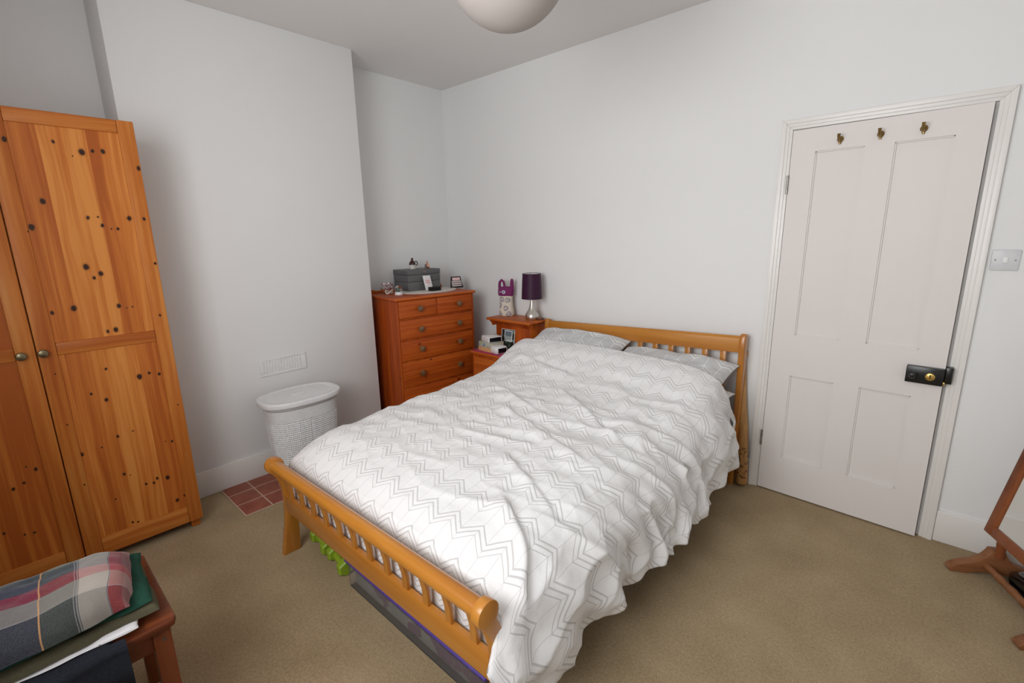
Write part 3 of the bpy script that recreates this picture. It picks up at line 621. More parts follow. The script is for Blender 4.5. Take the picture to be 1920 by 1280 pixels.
# lamp
lp = thing('table_lamp', 'table lamp with dark purple drum shade on bedside cabinet', 'lamp', (1.089, -0.134, NZ))
k = NT('brushed_steel'); n = k.noise(k.obj(), 90.0); k.col((0.60, 0.57, 0.53)); k.b.inputs['Metallic'].default_value = 1.0; k.rough(0.33)
bm = NB(); lathe(bm, [(0, 0), (0.044, 0), (0.0475, 0.004), (0.052, 0.016), (0.0535, 0.028), (0.050, 0.042), (0.042, 0.056), (0.032, 0.070), (0.024, 0.086), (0.017, 0.108), (0.0125, 0.135), (0.010, 0.165), (0.009, 0.19), (0.009, 0.235)], 40); part('base', bm, k.m, lp)
k = NT('purple_satin'); s = k.sep(k.obj()); n = k.noise(k.obj(), 260.0); k.col(k.ramp(n, [(0.3, (0.028, 0.005, 0.022)), (0.7, (0.046, 0.009, 0.036))])); k.rough(0.5); k.spec(0.25); m_pur = k.m
bm = NB(); lathe(bm, [(0.0775, 0.162), (0.069, 0.350)], 56, cap=False); part('lamp_shade', bm, m_pur, lp)
bm = NB(); lathe(bm, [(0.0682, 0.349), (0.0765, 0.163)], 56, cap=False); part('shade_lining', bm, plain('white_lining', (0.78, 0.74, 0.72), 0.8), lp)
bm = NB()
for z, r in ((0.349, 0.0688), (0.163, 0.0773)): tube(bm, [(r*math.cos(a), r*math.sin(a), z) for a in np.linspace(0, 2*PI, 49)], 0.0018, 6)
for a in (0.3, 0.3+2*PI/3, 0.3+4*PI/3): tube(bm, [(0.008*math.cos(a), 0.008*math.sin(a), 0.232), (0.068*math.cos(a), 0.068*math.sin(a), 0.347)], 0.0014, 6)
part('shade_ring', bm, plain('dark_trim', (0.03, 0.015, 0.03), 0.5), lp)
bm = NB(); lathe(bm, [(0.011, 0.235), (0.013, 0.24), (0.013, 0.27), (0.018, 0.285), (0.022, 0.305), (0.016, 0.325), (0, 0.33)], 20); part('bulb', bm, plain('white_bulb', (0.85, 0.84, 0.82), 0.3), lp)
bm = NB(); tube(bm, [(0.045, 0.01, 0.008), (0.065, -0.005, 0.006), (0.078, 0.02, 0.006), (0.07, 0.06, 0.006), (0.03, 0.080, 0.005)], 0.003, 8); part('flex', bm, m_black, lp)
# soft toy doorstop
ty = thing('soft_toy', 'purple eared stuffed toy with flower print body on bedside cabinet', 'soft toy', (0.795, -0.098, NZ), 0.42)
k = NT('purple_felt'); n = k.noise(k.obj(), 160.0, 3.0); k.col(k.ramp(n, [(0.3, (0.15, 0.022, 0.095)), (0.7, (0.25, 0.048, 0.16))])); k.rough(0.95); k.spec(0.1); k.bump(n, 0.5, 0.002); m_felt = k.m
k = NT('flower_print_cotton'); s = k.sep(k.obj())
t = k.n('ShaderNodeTexVoronoi', voronoi_dimensions='2D'); t.inputs['Scale'].default_value = 17.0; t.inputs['Randomness'].default_value = 0.55; k.l(k.xyz(s[0], s[2], 0), t.inputs['Vector'])
d = t.outputs['Distance']
ring = k.math('LESS_THAN', k.math('ABSOLUTE', k.math('SUBTRACT', d, 0.30)), 0.055); ring2 = k.math('LESS_THAN', k.math('ABSOLUTE', k.math('SUBTRACT', d, 0.17)), 0.03); dot = k.math('LESS_THAN', d, 0.07)
f = k.math('MULTIPLY', k.math('MAXIMUM', k.math('MAXIMUM', ring, ring2), dot), k.math('GREATER_THAN', k.noise(k.obj(), 120.0), 0.42))
k.col(k.mix(f, (0.68, 0.62, 0.52), (0.17, 0.15, 0.24))); k.rough(0.9); m_flow = k.m
def blob(name, secs, mat, parent, n=32, pw=2.6, capz=True):
    P = []
    for (z, ax, ay, cx) in secs:
        tt = np.linspace(0, 2*PI, n, endpoint=False); c, s_ = np.cos(tt), np.sin(tt)
        P.append(np.stack([cx+np.sign(c)*np.abs(c)**(2/pw)*ax, np.sign(s_)*np.abs(s_)**(2/pw)*ay, np.full(n, z)], -1))
    return grid(name, np.array(P), mat, parent, closed=True)
blob('body', [(0, 0.001, 0.001, 0), (0, 0.055, 0.044, 0), (0.004, 0.062, 0.048, 0), (0.03, 0.060, 0.046, 0.0), (0.08, 0.055, 0.040, -0.002), (0.13, 0.052, 0.036, -0.003), (0.165, 0.053, 0.034, -0.003), (0.17, 0.01, 0.01, -0.003)], m_flow, ty)
blob('head', [(0.160, 0.02, 0.02, -0.005), (0.160, 0.056, 0.034, -0.005), (0.168, 0.062, 0.037, -0.006), (0.19, 0.064, 0.036, -0.006), (0.212, 0.062, 0.032, -0.006), (0.224, 0.056, 0.026, -0.006), (0.232, 0.035, 0.014, -0.006), (0.234, 0.004, 0.004, -0.006)], m_felt, ty)
bm = NB(); tube(bm, [(-0.055, 0, 0.20), (-0.058, 0, 0.235), (-0.053, -0.004, 0.268), (-0.038, -0.006, 0.285), (-0.021, -0.006, 0.272), (-0.014, -0.008, 0.245), (-0.012, -0.010, 0.215)], [0.012, 0.0115, 0.011, 0.0105, 0.010, 0.0095, 0.009], 12); part('ear', bm, m_felt, ty)
bm = NB(); tube(bm, [(0.045, 0, 0.19), (0.046, 0, 0.230), (0.047, -0.002, 0.262), (0.048, -0.003, 0.286), (0.048, -0.003, 0.296)], [0.017, 0.016, 0.015, 0.012, 0.005], 12); part('ear', bm, m_felt, ty)
def disc_eye(x, z, r, y):
    bm = NB(); lathe(bm, [(0, 0), (r, 0), (r, 0.002), (r*0.6, 0.0035), (0, 0.004)], 20); bm.transform(Matrix.Translation((x, y, z)) @ Matrix.Rotation(PI/2, 4, 'X')); e = part('eye', bm, plain('pale_blue_felt', (0.55, 0.62, 0.72), 0.8), ty)
    bm = NB(); lathe(bm, [(0, 0), (r*0.42, 0), (r*0.3, 0.003), (0, 0.0035)], 14); bm.transform(Matrix.Translation((x, y-0.0035, z)) @ Matrix.Rotation(PI/2, 4, 'X')); part('pupil', bm, m_black, e)
disc_eye(-0.012, 0.192, 0.014, -0.0345)
bm = NB(); rbox(bm, -0.050, -0.030, -0.0395, -0.030, 0.188, 0.197, 0.003); part('eye_patch', bm, plain('grey_felt', (0.34, 0.32, 0.42), 0.9), ty)

# ------------------------------------------------------------------ bed
BX0, BX1 = 1.185, 2.605
m_bed = pine('honey_pine_long', (0.41, 0.145, 0.017), (0.48, 0.185, 0.024), (0.55, 0.23, 0.036), 'x', 'z', 0, 0, rough=0.28, spec=0.5, streak=26, ring=0.5, coat=0.3)
m_bedv = pine('honey_pine_upright', (0.41, 0.145, 0.017), (0.48, 0.185, 0.024), (0.55, 0.23, 0.036), 'z', 'y', 0, 0, rough=0.28, spec=0.5, streak=26, ring=0.5, coat=0.3)
bed = thing('bed_frame', 'honey pine sleigh style bed frame with slatted ends', 'bed', (1.9, -1.1, 0))
TILT = 0.045
def bpart(name, bm, mat):
    for v in bm.verts: v.co.z *= 1+TILT*(v.co.x-1.9)
    return part(name, bm, mat, bed, world=True)
RY, RZ, RR = -2.132, 0.478, 0.040
arc = [(RY+RR*math.cos(math.radians(a)), RZ+RR*math.sin(math.radians(a))) for a in range(235, -46, -20)]
foot_ol = [(-2.146, 0), (-2.134, 0.07), (-2.120, 0.15), (-2.112, 0.22), (-2.109, 0.29), (-2.113, 0.35), (-2.127, 0.40), (-2.146, 0.435)] + arc + [(-2.092, 0.43), (-2.074, 0.38), (-2.062, 0.32), (-2.058, 0.24), (-2.060, 0.14), (-2.066, 0.0)]
for (a, b) in ((BX0, BX0+0.032), (BX1-0.032, BX1)):
    bm = NB(); prism(bm, foot_ol, 'x', a, b, 0.003); bpart('foot_post', bm, m_bedv)
bm = NB(); tube(bm, [(x, RY, RZ) for x in np.linspace(BX0+0.03, BX1-0.03, 12)], 0.0275, 28); bpart('foot_roll_rail', bm, m_bed)
bm = NB(); rbox(bm, BX0+0.03, BX1-0.03, -2.112, -2.088, 0.232, 0.318, 0.004); bpart('foot_lower_rail', bm, m_bed)
for i in range(12):
    x = BX0+0.095+i*(BX1-BX0-0.19-0.0)/11.0
    bm = NB(); prism(bm, [(-2.108, 0.312), (-2.110, 0.37), (-2.120, 0.415), (-2.136, 0.46), (-2.118, 0.468), (-2.104, 0.42), (-2.096, 0.37), (-2.094, 0.312)], 'x', x-0.014, x+0.014, 0.002); bpart('foot_slat', bm, m_bedv)
head_ol = [(-0.098, 0), (-0.096, 0.3), (-0.094, 0.55), (-0.098, 0.70), (-0.104, 0.80), (-0.104, 0.855), (-0.095, 0.878), (-0.078, 0.888), (-0.058, 0.884), (-0.044, 0.868), (-0.040, 0.84), (-0.038, 0.72), (-0.036, 0.5), (-0.034, 0.25), (-0.032, 0)]
for (a, b) in ((BX0, BX0+0.032), (BX1-0.032, BX1)):
    bm = NB(); prism(bm, head_ol, 'x', a, b, 0.006); bpart('head_post', bm, m_bedv)
bm = NB(); prism(bm, [(-0.096, 0.785), (-0.099, 0.83), (-0.096, 0.862), (-0.082, 0.876), (-0.066, 0.872), (-0.060, 0.85), (-0.066, 0.785)], 'x', BX0+0.03, BX1-0.03, 0.004); bpart('head_top_rail', bm, m_bed)
bm = NB(); rbox(bm, BX0+0.03, BX1-0.03, -0.092, -0.068, 0.26, 0.40, 0.004); bpart('head_lower_rail', bm, m_bed)
for i in range(13):
    x = 2.488-0.1045*i
    bm = NB(); rbox(bm, x-0.0165, x+0.0165, -0.089, -0.073, 0.395, 0.79, 0.003); bpart('head_slat', bm, m_bedv)
for x in (BX0+0.004, BX1-0.026):
    bm = NB(); rbox(bm, x, x+0.022, -2.09, -0.07, 0.24, 0.38, 0.004); bpart('side_rail', bm, pine('honey_pine_side', (0.41, 0.145, 0.017), (0.48, 0.185, 0.024), (0.55, 0.23, 0.036), 'y', 'z', 0, 0, rough=0.3))
bm = NB(); rbox(bm, BX0+0.03, BX1-0.03, -2.05, -0.1, 0.255, 0.272, 0.002); bpart('slat_base', bm, m_bed)

# mattress with white sheet
k = NT('white_sheet'); n = k.noise(k.obj(), 9.0, 4.0); k.col((0.80, 0.79, 0.79)); k.rough(0.9); k.spec(0.15); k.bump(n, 0.25, 0.02); m_sheet = k.m
bm = NB(); rbox(bm, BX0+0.030, BX1-0.028, -2.050, -0.115, 0.274, 0.480, 0.045, 5)
for v in bm.verts: v.co.z += 0.012*(v.co.x-1.9)
tag(part('mattress', bm, m_sheet), 'mattress in a white fitted sheet on the pine bed frame', 'mattress')

def chevron(name, P, V, A, base, line, thin, wide=0.62, gap=0.17, tw=0.022, dw=0.016, fabr=240.0):
    k = NT(name); uv = k.n('ShaderNodeUVMap').outputs[0]; s = k.sep(uv)
    up = k.math('DIVIDE', s[0], P); tri = k.math('MULTIPLY', k.math('ABSOLUTE', k.math('SUBTRACT', k.math('FRACT', up), 0.5)), 2.0)
    w = k.math('FRACT', k.math('DIVIDE', k.math('MULTIPLY_ADD', tri, A, s[1]), V))
    def at(p, hw): return k.math('LESS_THAN', k.math('ABSOLUTE', k.math('SUBTRACT', w, p)), hw)
    thick = k.math('MAXIMUM', at(0.04, tw), k.math('MAXIMUM', at(0.04+gap, tw), at(0.04+gap*2, tw*0.55)))
    h2 = k.math('FRACT', k.math('MULTIPLY', up, 2.0)); e = k.math('ABSOLUTE', k.math('SUBTRACT', h2, 0.5))
    div = k.math('MULTIPLY', k.math('GREATER_THAN', e, 0.5-dw), k.math('GREATER_THAN', w, 0.04+gap))
    c = k.mix(k.math('MULTIPLY', div, 1.0), base, thin); c = k.mix(thick, c, line)
    k.col(c); k.rough(0.88); k.spec(0.15); k.b.inputs['Sheen Weight'].default_value = 0.15
    fb = k.noise(k.obj(), 26.0, 4.0, 0.6); k.bump(fb, 0.25, 0.012); return k.m
m_duvet = chevron('white_chevron_duvet', 0.118, 0.128, 0.050, (0.82, 0.815, 0.815), (0.58, 0.57, 0.57), (0.65, 0.64, 0.64), tw=0.027, dw=0.018)
m_pill = chevron('grey_chevron_pillow', 0.150, 0.165, 0.065, (0.56, 0.56, 0.565), (0.80, 0.80, 0.80), (0.78, 0.78, 0.78), tw=0.03, dw=0.022)
m_pillw = plain('white_pillow_cotton', (0.80, 0.77, 0.76), 0.9, 0.15, 0, 0.02, 20, 0.1)

def pillow(name, cx, cy, cz, w, d, h, tilt, mat, label, group=None, yaw=0.0, seed=0, nx=70, ny=50):
    root_M = Matrix.Translation((cx, cy, cz)) @ Matrix.Rotation(yaw, 4, 'Z') @ Matrix.Rotation(tilt, 4, 'X')
    U, V = np.meshgrid(np.linspace(-1, 1, nx), np.linspace(-1, 1, ny))
    pin = 1-0.07*(1-V**2)*np.abs(U)**6*0 
    sx = w/2*(1-0.05*(np.abs(V)**2)*0-0.045*(1-np.abs(V)**3)*np.abs(U)**8*0); 
    ear = 1-0.06*(1-V**4); ear2 = 1-0.06*(1-U**4)
    X = w/2*U*(1-(1-ear)*np.abs(U)**3); Y = d/2*V*(1-(1-ear2)*np.abs(V)**3)
    T = h/2*((1-U**4)*(1-V**4))**0.55
    T = T*(1+0.10*vnoise(U*2.2+9, V*2.2, seed))+0.008*vnoise(U*5, V*5, seed+3)*(1-U**6)*(1-V**6)
    top = np.stack([X, Y, T], -1); bot = np.stack([X, Y, -T*0.9], -1)
    P = np.concatenate([top, bot[::-1][1:]], 0)
    UV = np.stack([X, Y], -1); UV = np.concatenate([UV, UV[::-1][1:]], 0)
    Mn = np.array(root_M); P = P @ Mn[:3, :3].T + Mn[:3, 3]
    o = grid(name, P, mat, None, UV)
    tag(o, label, 'pillow', group); return o
pillow('pillow', 1.545, -0.335, 0.552, 0.66, 0.44, 0.11, math.radians(5), m_pillw, 'plain white pillow under left grey patterned pillow', seed=1)
pillow('pillow', 2.245, -0.335, 0.552, 0.68, 0.44, 0.11, math.radians(5), m_pillw, 'plain white pillow under right grey patterned pillow', seed=2)
pillow('pillow', 1.555, -0.305, 0.698, 0.71, 0.46, 0.17, math.radians(22), m_pill, 'grey and white chevron pillow at the lamp side of the bed', seed=4, yaw=0.02)
pillow('pillow', 2.228, -0.312, 0.672, 0.72, 0.45, 0.15, math.radians(17), m_pill, 'grey and white chevron pillow at the door side of the bed', seed=6, yaw=-0.02)

# duvet ------------------------------------------------------------
TUCK = np.array([0, 0.018, 0.04, 0.065, 0.09, 0.115, 0.14, 0.17, 0.20, 0.225])
def build_duvet():
    ys = np.linspace(-0.40, -2.050, 236)
    kz = np.array([(-0.40, 0.785), (-0.47, 0.765), (-0.56, 0.725), (-0.66, 0.672), (-0.78, 0.640), (-0.95, 0.622), (-1.2, 0.607), (-1.6, 0.590), (-1.85, 0.572), (-1.97, 0.545), (-2.03, 0.510), (-2.05, 0.490)])
    zt = np.interp(-ys, -kz[:, 0], kz[:, 1]); ker = np.ones(13)/13; zt = np.convolve(np.pad(zt, 6, 'edge'), ker, 'valid')
    # extra rows: hem curl at the head and tuck at the foot
    rows = [(-0.415, -0.050, 0.0), (-0.395, -0.040, 0.0), (-0.388, -0.022, 0.0), (-0.391, -0.008, 0.0)]
    Y = np.concatenate([[r[0] for r in rows], ys, -2.050-np.array([0.008, 0.014, 0.019, 0.022, 0.024, 0.025, 0.025, 0.024, 0.022])])
    Z = np.concatenate([[zt[0]+r[1] for r in rows], zt, zt[-1]-TUCK[1:]])
    vlen = np.concatenate([[0], np.cumsum(np.hypot(np.diff(Y), np.diff(Z)))])
    n_u = 330; S_ = np.linspace(-0.5, 0.5, n_u)
    P = np.zeros((len(Y), n_u, 3)); UV = np.zeros((len(Y), n_u, 2))
    for j, (y, z) in enumerate(zip(Y, Z)):
        tl = float(np.clip((-y-0.4)/1.65, 0, 1))
        hp = 1-float(sstep(0.45, 0.85, -y))
        zr = 0.012*0.7
        lx = 1.152; rx = 2.60
        flare = np.interp(tl, [0, 0.12, 0.3, 0.6, 0.8, 1.0], [2.655, 2.700, 2.705, 2.675, 2.650, 2.690])
        hz = np.interp(tl, [0, 0.1, 0.3, 0.6, 0.8, 1.0], [0.27, 0.25, 0.24, 0.215, 0.18, 0.10])
        cp = [(lx-0.006-0.024*tl, 0.30-0.07*tl), (lx-0.004-0.014*tl, 0.40), (lx+0.005, z-0.085), (lx+0.04, z-0.035), (lx+0.12, z-0.008), (1.5, z+0.006), (1.9, z+0.008), (2.25, z+0.004), (2.45, z-0.008-0.0*hp), (2.545, z-0.035), (2.605, z-0.085), (2.650, z-0.15-0.03*hp), ((2.655+flare)/2, (z-0.14+hz)/2), (flare, hz), (flare-0.006, hz-0.008), (flare-0.02, hz-0.004)]
        c = np.array(cp)
        for _ in range(3):
            q = np.empty((2*len(c), 2)); q[0] = c[0]; q[-1] = c[-1]
            q[1:-1:2] = 0.75*c[:-1]+0.25*c[1:]; q[2:-1:2] = 0.25*c[:-1]+0.75*c[1:]; c = q
        L = np.concatenate([[0], np.cumsum(np.hypot(*np.diff(c, axis=0).T))]); L0 = np.interp(1.9, c[:, 0][:np.argmax(c[:, 0])+1], L[:np.argmax(c[:, 0])+1])
        s = np.linspace(0, L[-1], n_u)
        P[j, :, 0] = np.interp(s, L, c[:, 0]); P[j, :, 2] = np.interp(s, L, c[:, 1]); P[j, :, 1] = y
        UV[j, :, 0] = s-L0; UV[j, :, 1] = vlen[j]
    X, Yp, Zp = P[..., 0].copy(), P[..., 1].copy(), P[..., 2].copy()
    sL = UV[..., 0]; drop = sstep(0.60, 1.02, sL)             # 0 on top, 1 at the right hem
    dropw = sstep(0.62, 0.80, sL)
    # at the foot the drop part runs on past the post instead of tucking in
    foot = sstep(1.6, 2.05, -Yp)
    lastj = np.arange(len(Y))[:, None]*np.ones((1, n_u)); tucki = np.clip(lastj-(len(Y)-10), 0, 9)
    Zp = Zp + dropw*np.interp(tucki, np.arange(10), TUCK)
    Yp = Yp - dropw*foot*0.075 - dropw*tucki*0.004
    Yp = Yp + drop*0.13*(1-sstep(0.40, 0.75, -P[..., 1]))
    # folds in the hanging side
    q = P[..., 1]+0.10*vnoise(sL*3, P[..., 1]*2, 11)-(sL-0.7)*np.interp(P[..., 1], [-2.05, -1.5, -0.9, -0.4], [0.55, 0.40, 0.15, -0.10])
    rid = lambda a, b, sd: 1-2.4*np.abs(vnoise(a, b, sd))
    fold = 0.15*np.sin(q*2*PI/0.30+1.0)+0.50*rid(q*4.6, sL*1.3, 5)+0.58*rid(q*9.5+3, sL*2.2, 6)+0.40*vnoise(q*16, sL*6, 7)
    X += dropw*(0.008+0.026*drop)*fold
    Zp += sstep(0.5, 0.66, sL)*(1-drop)*0.012*fold
    puff = vnoise(X*6+P[..., 1]*2, P[..., 1]*6+Zp*7, 21)+0.5*rid(sL*7+P[..., 1]*3, P[..., 1]*9-sL*5, 23); X += dropw*0.019*puff
    Zp += drop*0.016*vnoise(P[..., 1]*6, sL*0+2, 31)+drop*0.010*vnoise(P[..., 1]*19, sL*0+5, 33)
    # soft wrinkles on top
    top = 1-dropw; ed = sstep(0.0, 0.10, X-1.14)
    x_, y_ = X, P[..., 1]
    def ridged(a, b, sd): return 1-np.abs(vnoise(a, b, sd))*2
    wr = 0.0065*ridged(x_*1.9+y_*1.4, y_*7.0-x_*1.5, 41)+0.005*ridged(x_*4.0+y_*3, y_*11.0-x_*3.0, 43)+0.010*vnoise(x_*3.2, y_*3.2, 45)+0.003*vnoise(x_*14+y_*4, y_*16, 47)+0.003*ridged(x_*9-y_*5, y_*15+x_*6, 49)
    mid = np.interp(-y_, [0.4, 0.6, 0.9, 1.5, 1.9, 2.05], [0.35, 0.8, 1.2, 0.9, 0.6, 0.4])
    Zp += top*ed*mid*wr
    # the folded crease below the pillows and two long diagonal ridges
    def crease(ax, ay, bx, by, h, wd):
        dx, dy = bx-ax, by-ay; L = math.hypot(dx, dy); t_ = ((x_-ax)*dx+(y_-ay)*dy)/L/L; dd = ((x_-ax)*dy-(y_-ay)*dx)/L
        m = sstep(-0.02, 0.15, t_)*(1-sstep(0.8, 1.05, t_)); return h*m*np.where(dd > 0, np.exp(-(dd/wd)**2), np.exp(-(dd/(wd*0.35))**2))
    Zp += top*(crease(1.30, -0.60, 1.90, -0.72, 0.020, 0.06)+crease(1.85, -0.85, 2.50, -1.20, 0.016, 0.05)+crease(1.75, -1.2, 2.50, -1.45, 0.012, 0.045)+crease(1.6, -1.05, 2.1, -1.2, 0.010, 0.05)+crease(2.1, -1.55, 2.55, -1.75, 0.012, 0.04))
    cr = crease(2.30, -1.78, 2.66, -1.98, 0.022, 0.05); Zp += cr*0.9; X += cr*0.4
    for cx_, cy_, amp, wd in ((2.42, -1.05, 0.018, 0.10), (2.35, -1.35, 0.016, 0.12), (1.35, -1.9, 0.012, 0.12), (1.55, -0.9, 0.012, 0.15)):
        Zp += top*amp*np.exp(-(((x_-cx_)/wd)**2+((y_-cy_)/wd)**2))
    Pn = np.stack([X, Yp, Zp], -1)
    return grid('duvet', Pn, m_duvet, None, UV)
tag(build_duvet(), 'white duvet with grey chevron lines spread over the double bed', 'duvet')

# ------------------------------------------------------------------ under the bed
m_lime = plain('lime_vinyl', (0.25, 0.38, 0.020), 0.5, 0.4)
def dumbbell(cx, cy, rz, label):
    t_ = thing('dumbbell', label, 'dumbbell', (cx, cy, 0), rz, 'lime green dumbbells under the bed')
    for sx in (-1, 1):
        bm = NB(); a0, a1 = sx*0.045, sx*0.088
        lathe(bm, [(0, 0), (0.030, 0), (0.037, 0.008), (0.037, 0.035), (0.030, 0.043), (0, 0.043)], 6)
        bm.transform(Matrix.Translation((min(a0, a1), 0, 0.0335)) @ Matrix.Rotation(PI/2, 4, 'Y') @ Matrix.Rotation(0, 4, 'Z')); part('weight', bm, m_lime, t_)
    bm = NB(); tube(bm, [(x, 0, 0.0335) for x in np.linspace(-0.05, 0.05, 7)], [0.014, 0.0155, 0.0165, 0.017, 0.0165, 0.0155, 0.014], 16); part('grip', bm, m_lime, t_)
dumbbell(1.290, -1.990, -0.10, 'lime green dumbbell under the bed nearest the left foot post')
dumbbell(1.485, -2.005, -0.14, 'lime green dumbbell under the bed nearest the storage box')
sb = thing('storage_box', 'clear plastic storage box with purple lid under the bed', 'storage box', (2.06, -1.800, 0))
k = NT('clear_storage_plastic'); k.col((0.90, 0.90, 0.93)); k.rough(0.10); k.b.inputs['Transmission Weight'].default_value = 0.96; k.b.inputs['IOR'].default_value = 1.2; m_tub = k.m
bm = NB(); x0, x1, y0, y1 = -0.42, 0.42, -0.24, 0.24
for (a, b, c, d) in ((x0, x1, y0, y0+0.003), (x0, x1, y1-0.003, y1), (x0, x0+0.003, y0+0.003, y1-0.003), (x1-0.003, x1, y0+0.003, y1-0.003)): rbox(bm, a, b, c, d, 0.003, 0.122)
rbox(bm, x0, x1, y0, y1, 0, 0.003); rbox(bm, x0-0.008, x1+0.008, y0-0.008, y0, 0.112, 0.122, 0.002)
part('tub', bm, m_tub, sb)
bm = NB(); rbox(bm, x0-0.014, x1+0.014, y0-0.014, y1+0.014, 0.123, 0.138, 0.006, 3); part('lid', bm, plain('purple_plastic', (0.085, 0.05, 0.30), 0.4), sb)
k = NT('stored_fabric'); n = k.noise(k.obj(), 7.0, 3.0); k.col(k.ramp(n, [(0.38, (0.20, 0.21, 0.18)), (0.5, (0.24, 0.24, 0.20)), (0.54, (0.12, 0.06, 0.09)), (0.7, (0.14, 0.07, 0.12))])); k.rough(0.9)
bm = NB(); rbox(bm, x0+0.012, x1-0.012, y0+0.012, y1-0.012, 0.004, 0.108, 0.03, 4); part('contents', bm, k.m, sb)
# baseball bat between bed head and door frame
bm = NB(); p0, p1 = Vector((2.648, -0.072, 0.012)), Vector((2.583, -0.0185, 0.80)); ax = (p1-p0)
prof = [(0.0, 0.020), (0.012, 0.030), (0.05, 0.0325), (0.30, 0.032), (0.45, 0.028), (0.60, 0.020), (0.72, 0.0150), (0.96, 0.0130), (0.975, 0.02), (1.0, 0.021)]
tube(bm, [p0+ax*t_ for t_, r in prof], [r for t_, r in prof], 24)
k = NT('bat_ash'); s = k.sep(k.obj()); n = k.noise(k.xyz(k.math('MULTIPLY', s[0], 60), k.math('MULTIPLY', s[1], 60), k.math('MULTIPLY', s[2], 3)), 1.0, 3.0); mk = k.noise(k.obj(), 55.0, 3.0)
band = k.math('MULTIPLY', k.math('MULTIPLY', k.math('GREATER_THAN', s[2], 0.06), k.math('LESS_THAN', s[2], 0.25)), k.math('GREATER_THAN', mk, 0.57))
k.col(k.mix(band, k.ramp(n, [(0.3, (0.36, 0.17, 0.05)), (0.7, (0.52, 0.29, 0.10))]), (0.16, 0.07, 0.025))); k.rough(0.4)
tag(part('baseball_bat', bm, k.m), 'wooden baseball bat standing between bed head and door frame', 'baseball bat')

# ------------------------------------------------------------------ cheval mirror
m_mah = pine('mirror_frame_wood', (0.14, 0.034, 0.011), (0.21, 0.058, 0.019), (0.27, 0.085, 0.030), 'z', 'x', 0, 0, rough=0.35, streak=40)
m_foot = pine('mirror_foot_wood', (0.17, 0.062, 0.024), (0.25, 0.10, 0.040), (0.31, 0.135, 0.058), 'x', 'z', 0, 0, rough=0.4, streak=40)
k = NT('mirror_silver'); k.col((0.86, 0.89, 0.87)); k.b.inputs['Metallic'].default_value = 1.0; k.rough(0.015); m_mir = k.m
dv = Vector((0.438, -0.899, 0)).normalized(); nv = Vector((0.899, 0.438, 0)).normalized()
mo = Vector((3.559, -0.22, 0)) + nv*0.155
mr = thing('cheval_mirror', 'freestanding wooden cheval mirror at the right by the door', 'mirror', tuple(mo), math.atan2(nv.y, nv.x))
# local frame: +x = away from room (nv), -y = along dv
mw = 0.44
def foot(y, yu):
    bm = NB()
    half = [(0.155, 0.0), (0.162, 0.010), (0.150, 0.026), (0.125, 0.042), (0.100, 0.051), (0.078, 0.059), (0.058, 0.070), (0.042, 0.086), (0.030, 0.104), (0.022, 0.122)]
    ol = [(-a, b) for a, b in half] + [(a, b) for a, b in reversed(half)] + [(0.10, 0.0), (0.05, 0.014), (-0.05, 0.014), (-0.10, 0.0)]
    prism(bm, ol, 'y', y-0.021, y+0.021, 0.003); part('foot', bm, m_foot, mr)
    bm = NB(); tube(bm, [(0, yu, z) for z in (0.10, 0.13, 0.16, 0.3, 0.43)], [0.017, 0.015, 0.018, 0.016, 0.014], 16); part('upright', bm, m_mah, mr)
foot(-0.008, -0.030); foot(-mw+0.008, -mw+0.030)
bm = NB(); n_ = 30; tube(bm, [(-0.032, -mw*i/n_, 0.048) for i in range(n_+1)], [0.0125+0.0035*math.sin(PI*((i*6/n_) % 1.0))**2 for i in range(n_+1)], 14); part('crossbar', bm, m_foot, mr)
ph = math.radians(10.5); FM = Matrix.Translation((-0.053, 0, 0.208)) @ Matrix.Rotation(ph, 4, 'Y')
fwid, fhei, bb, ya = 0.042, 1.18, 0.012, -0.012
y0, y1 = -mw+0.022, ya
bm = NB()
for (a, b, c, d) in ((y1-fwid, y1, 0, fhei), (y0, y0+fwid, 0, fhei), (y0+fwid, y1-fwid, 0, fwid), (y0+fwid, y1-fwid, fhei-fwid, fhei)): rbox(bm, -0.012, 0.014, a, b, c, d, 0.005, 3)
bm.transform(FM); fr = part('mirror_frame', bm, m_mah, mr)
bm = NB(); rbox(bm, -0.002, 0.006, y0+fwid-0.004, y1-fwid+0.004, fwid-0.004, fhei-fwid+0.004); bm.transform(FM); part('mirror_glass', bm, m_mir, fr)
bm = NB(); rbox(bm, 0.008, 0.013, y0+fwid-0.004, y1-fwid+0.004, fwid-0.004, fhei-fwid+0.004); bm.transform(FM); part('backboard', bm, m_mah, fr)
# black glossy shoe behind the crossbar
shoe_root = mo + dv*0.150 + nv*0.070
sh = thing('shoe', 'glossy black shoe tucked behind the mirror crossbar', 'shoe', tuple(shoe_root), math.atan2(dv.y, dv.x))
k = NT('black_patent'); k.col((0.006, 0.006, 0.007)); k.rough(0.12); k.b.inputs['Coat Weight'].default_value = 0.8; m_pat = k.m
secs = []
for (x, w_, zb, h_) in ((-0.125, 0.004, 0.02, 0.02), (-0.12, 0.026, 0.008, 0.045), (-0.10, 0.037, 0.006, 0.062), (-0.06, 0.043, 0.006, 0.075), (-0.01, 0.041, 0.006, 0.085), (0.04, 0.036, 0.008, 0.098), (0.09, 0.035, 0.010, 0.108), (0.12, 0.030, 0.012, 0.108), (0.134, 0.012, 0.02, 0.09)):
    tt = np.linspace(0, 2*PI, 28, endpoint=False)
    secs.append(np.stack([np.full(28, x), w_*np.cos(tt), zb+(h_-zb)*(0.5+0.5*np.sign(np.sin(tt))*np.abs(np.sin(tt))**0.8)], -1))
grid('upper', np.array(secs), m_pat, sh, closed=True)
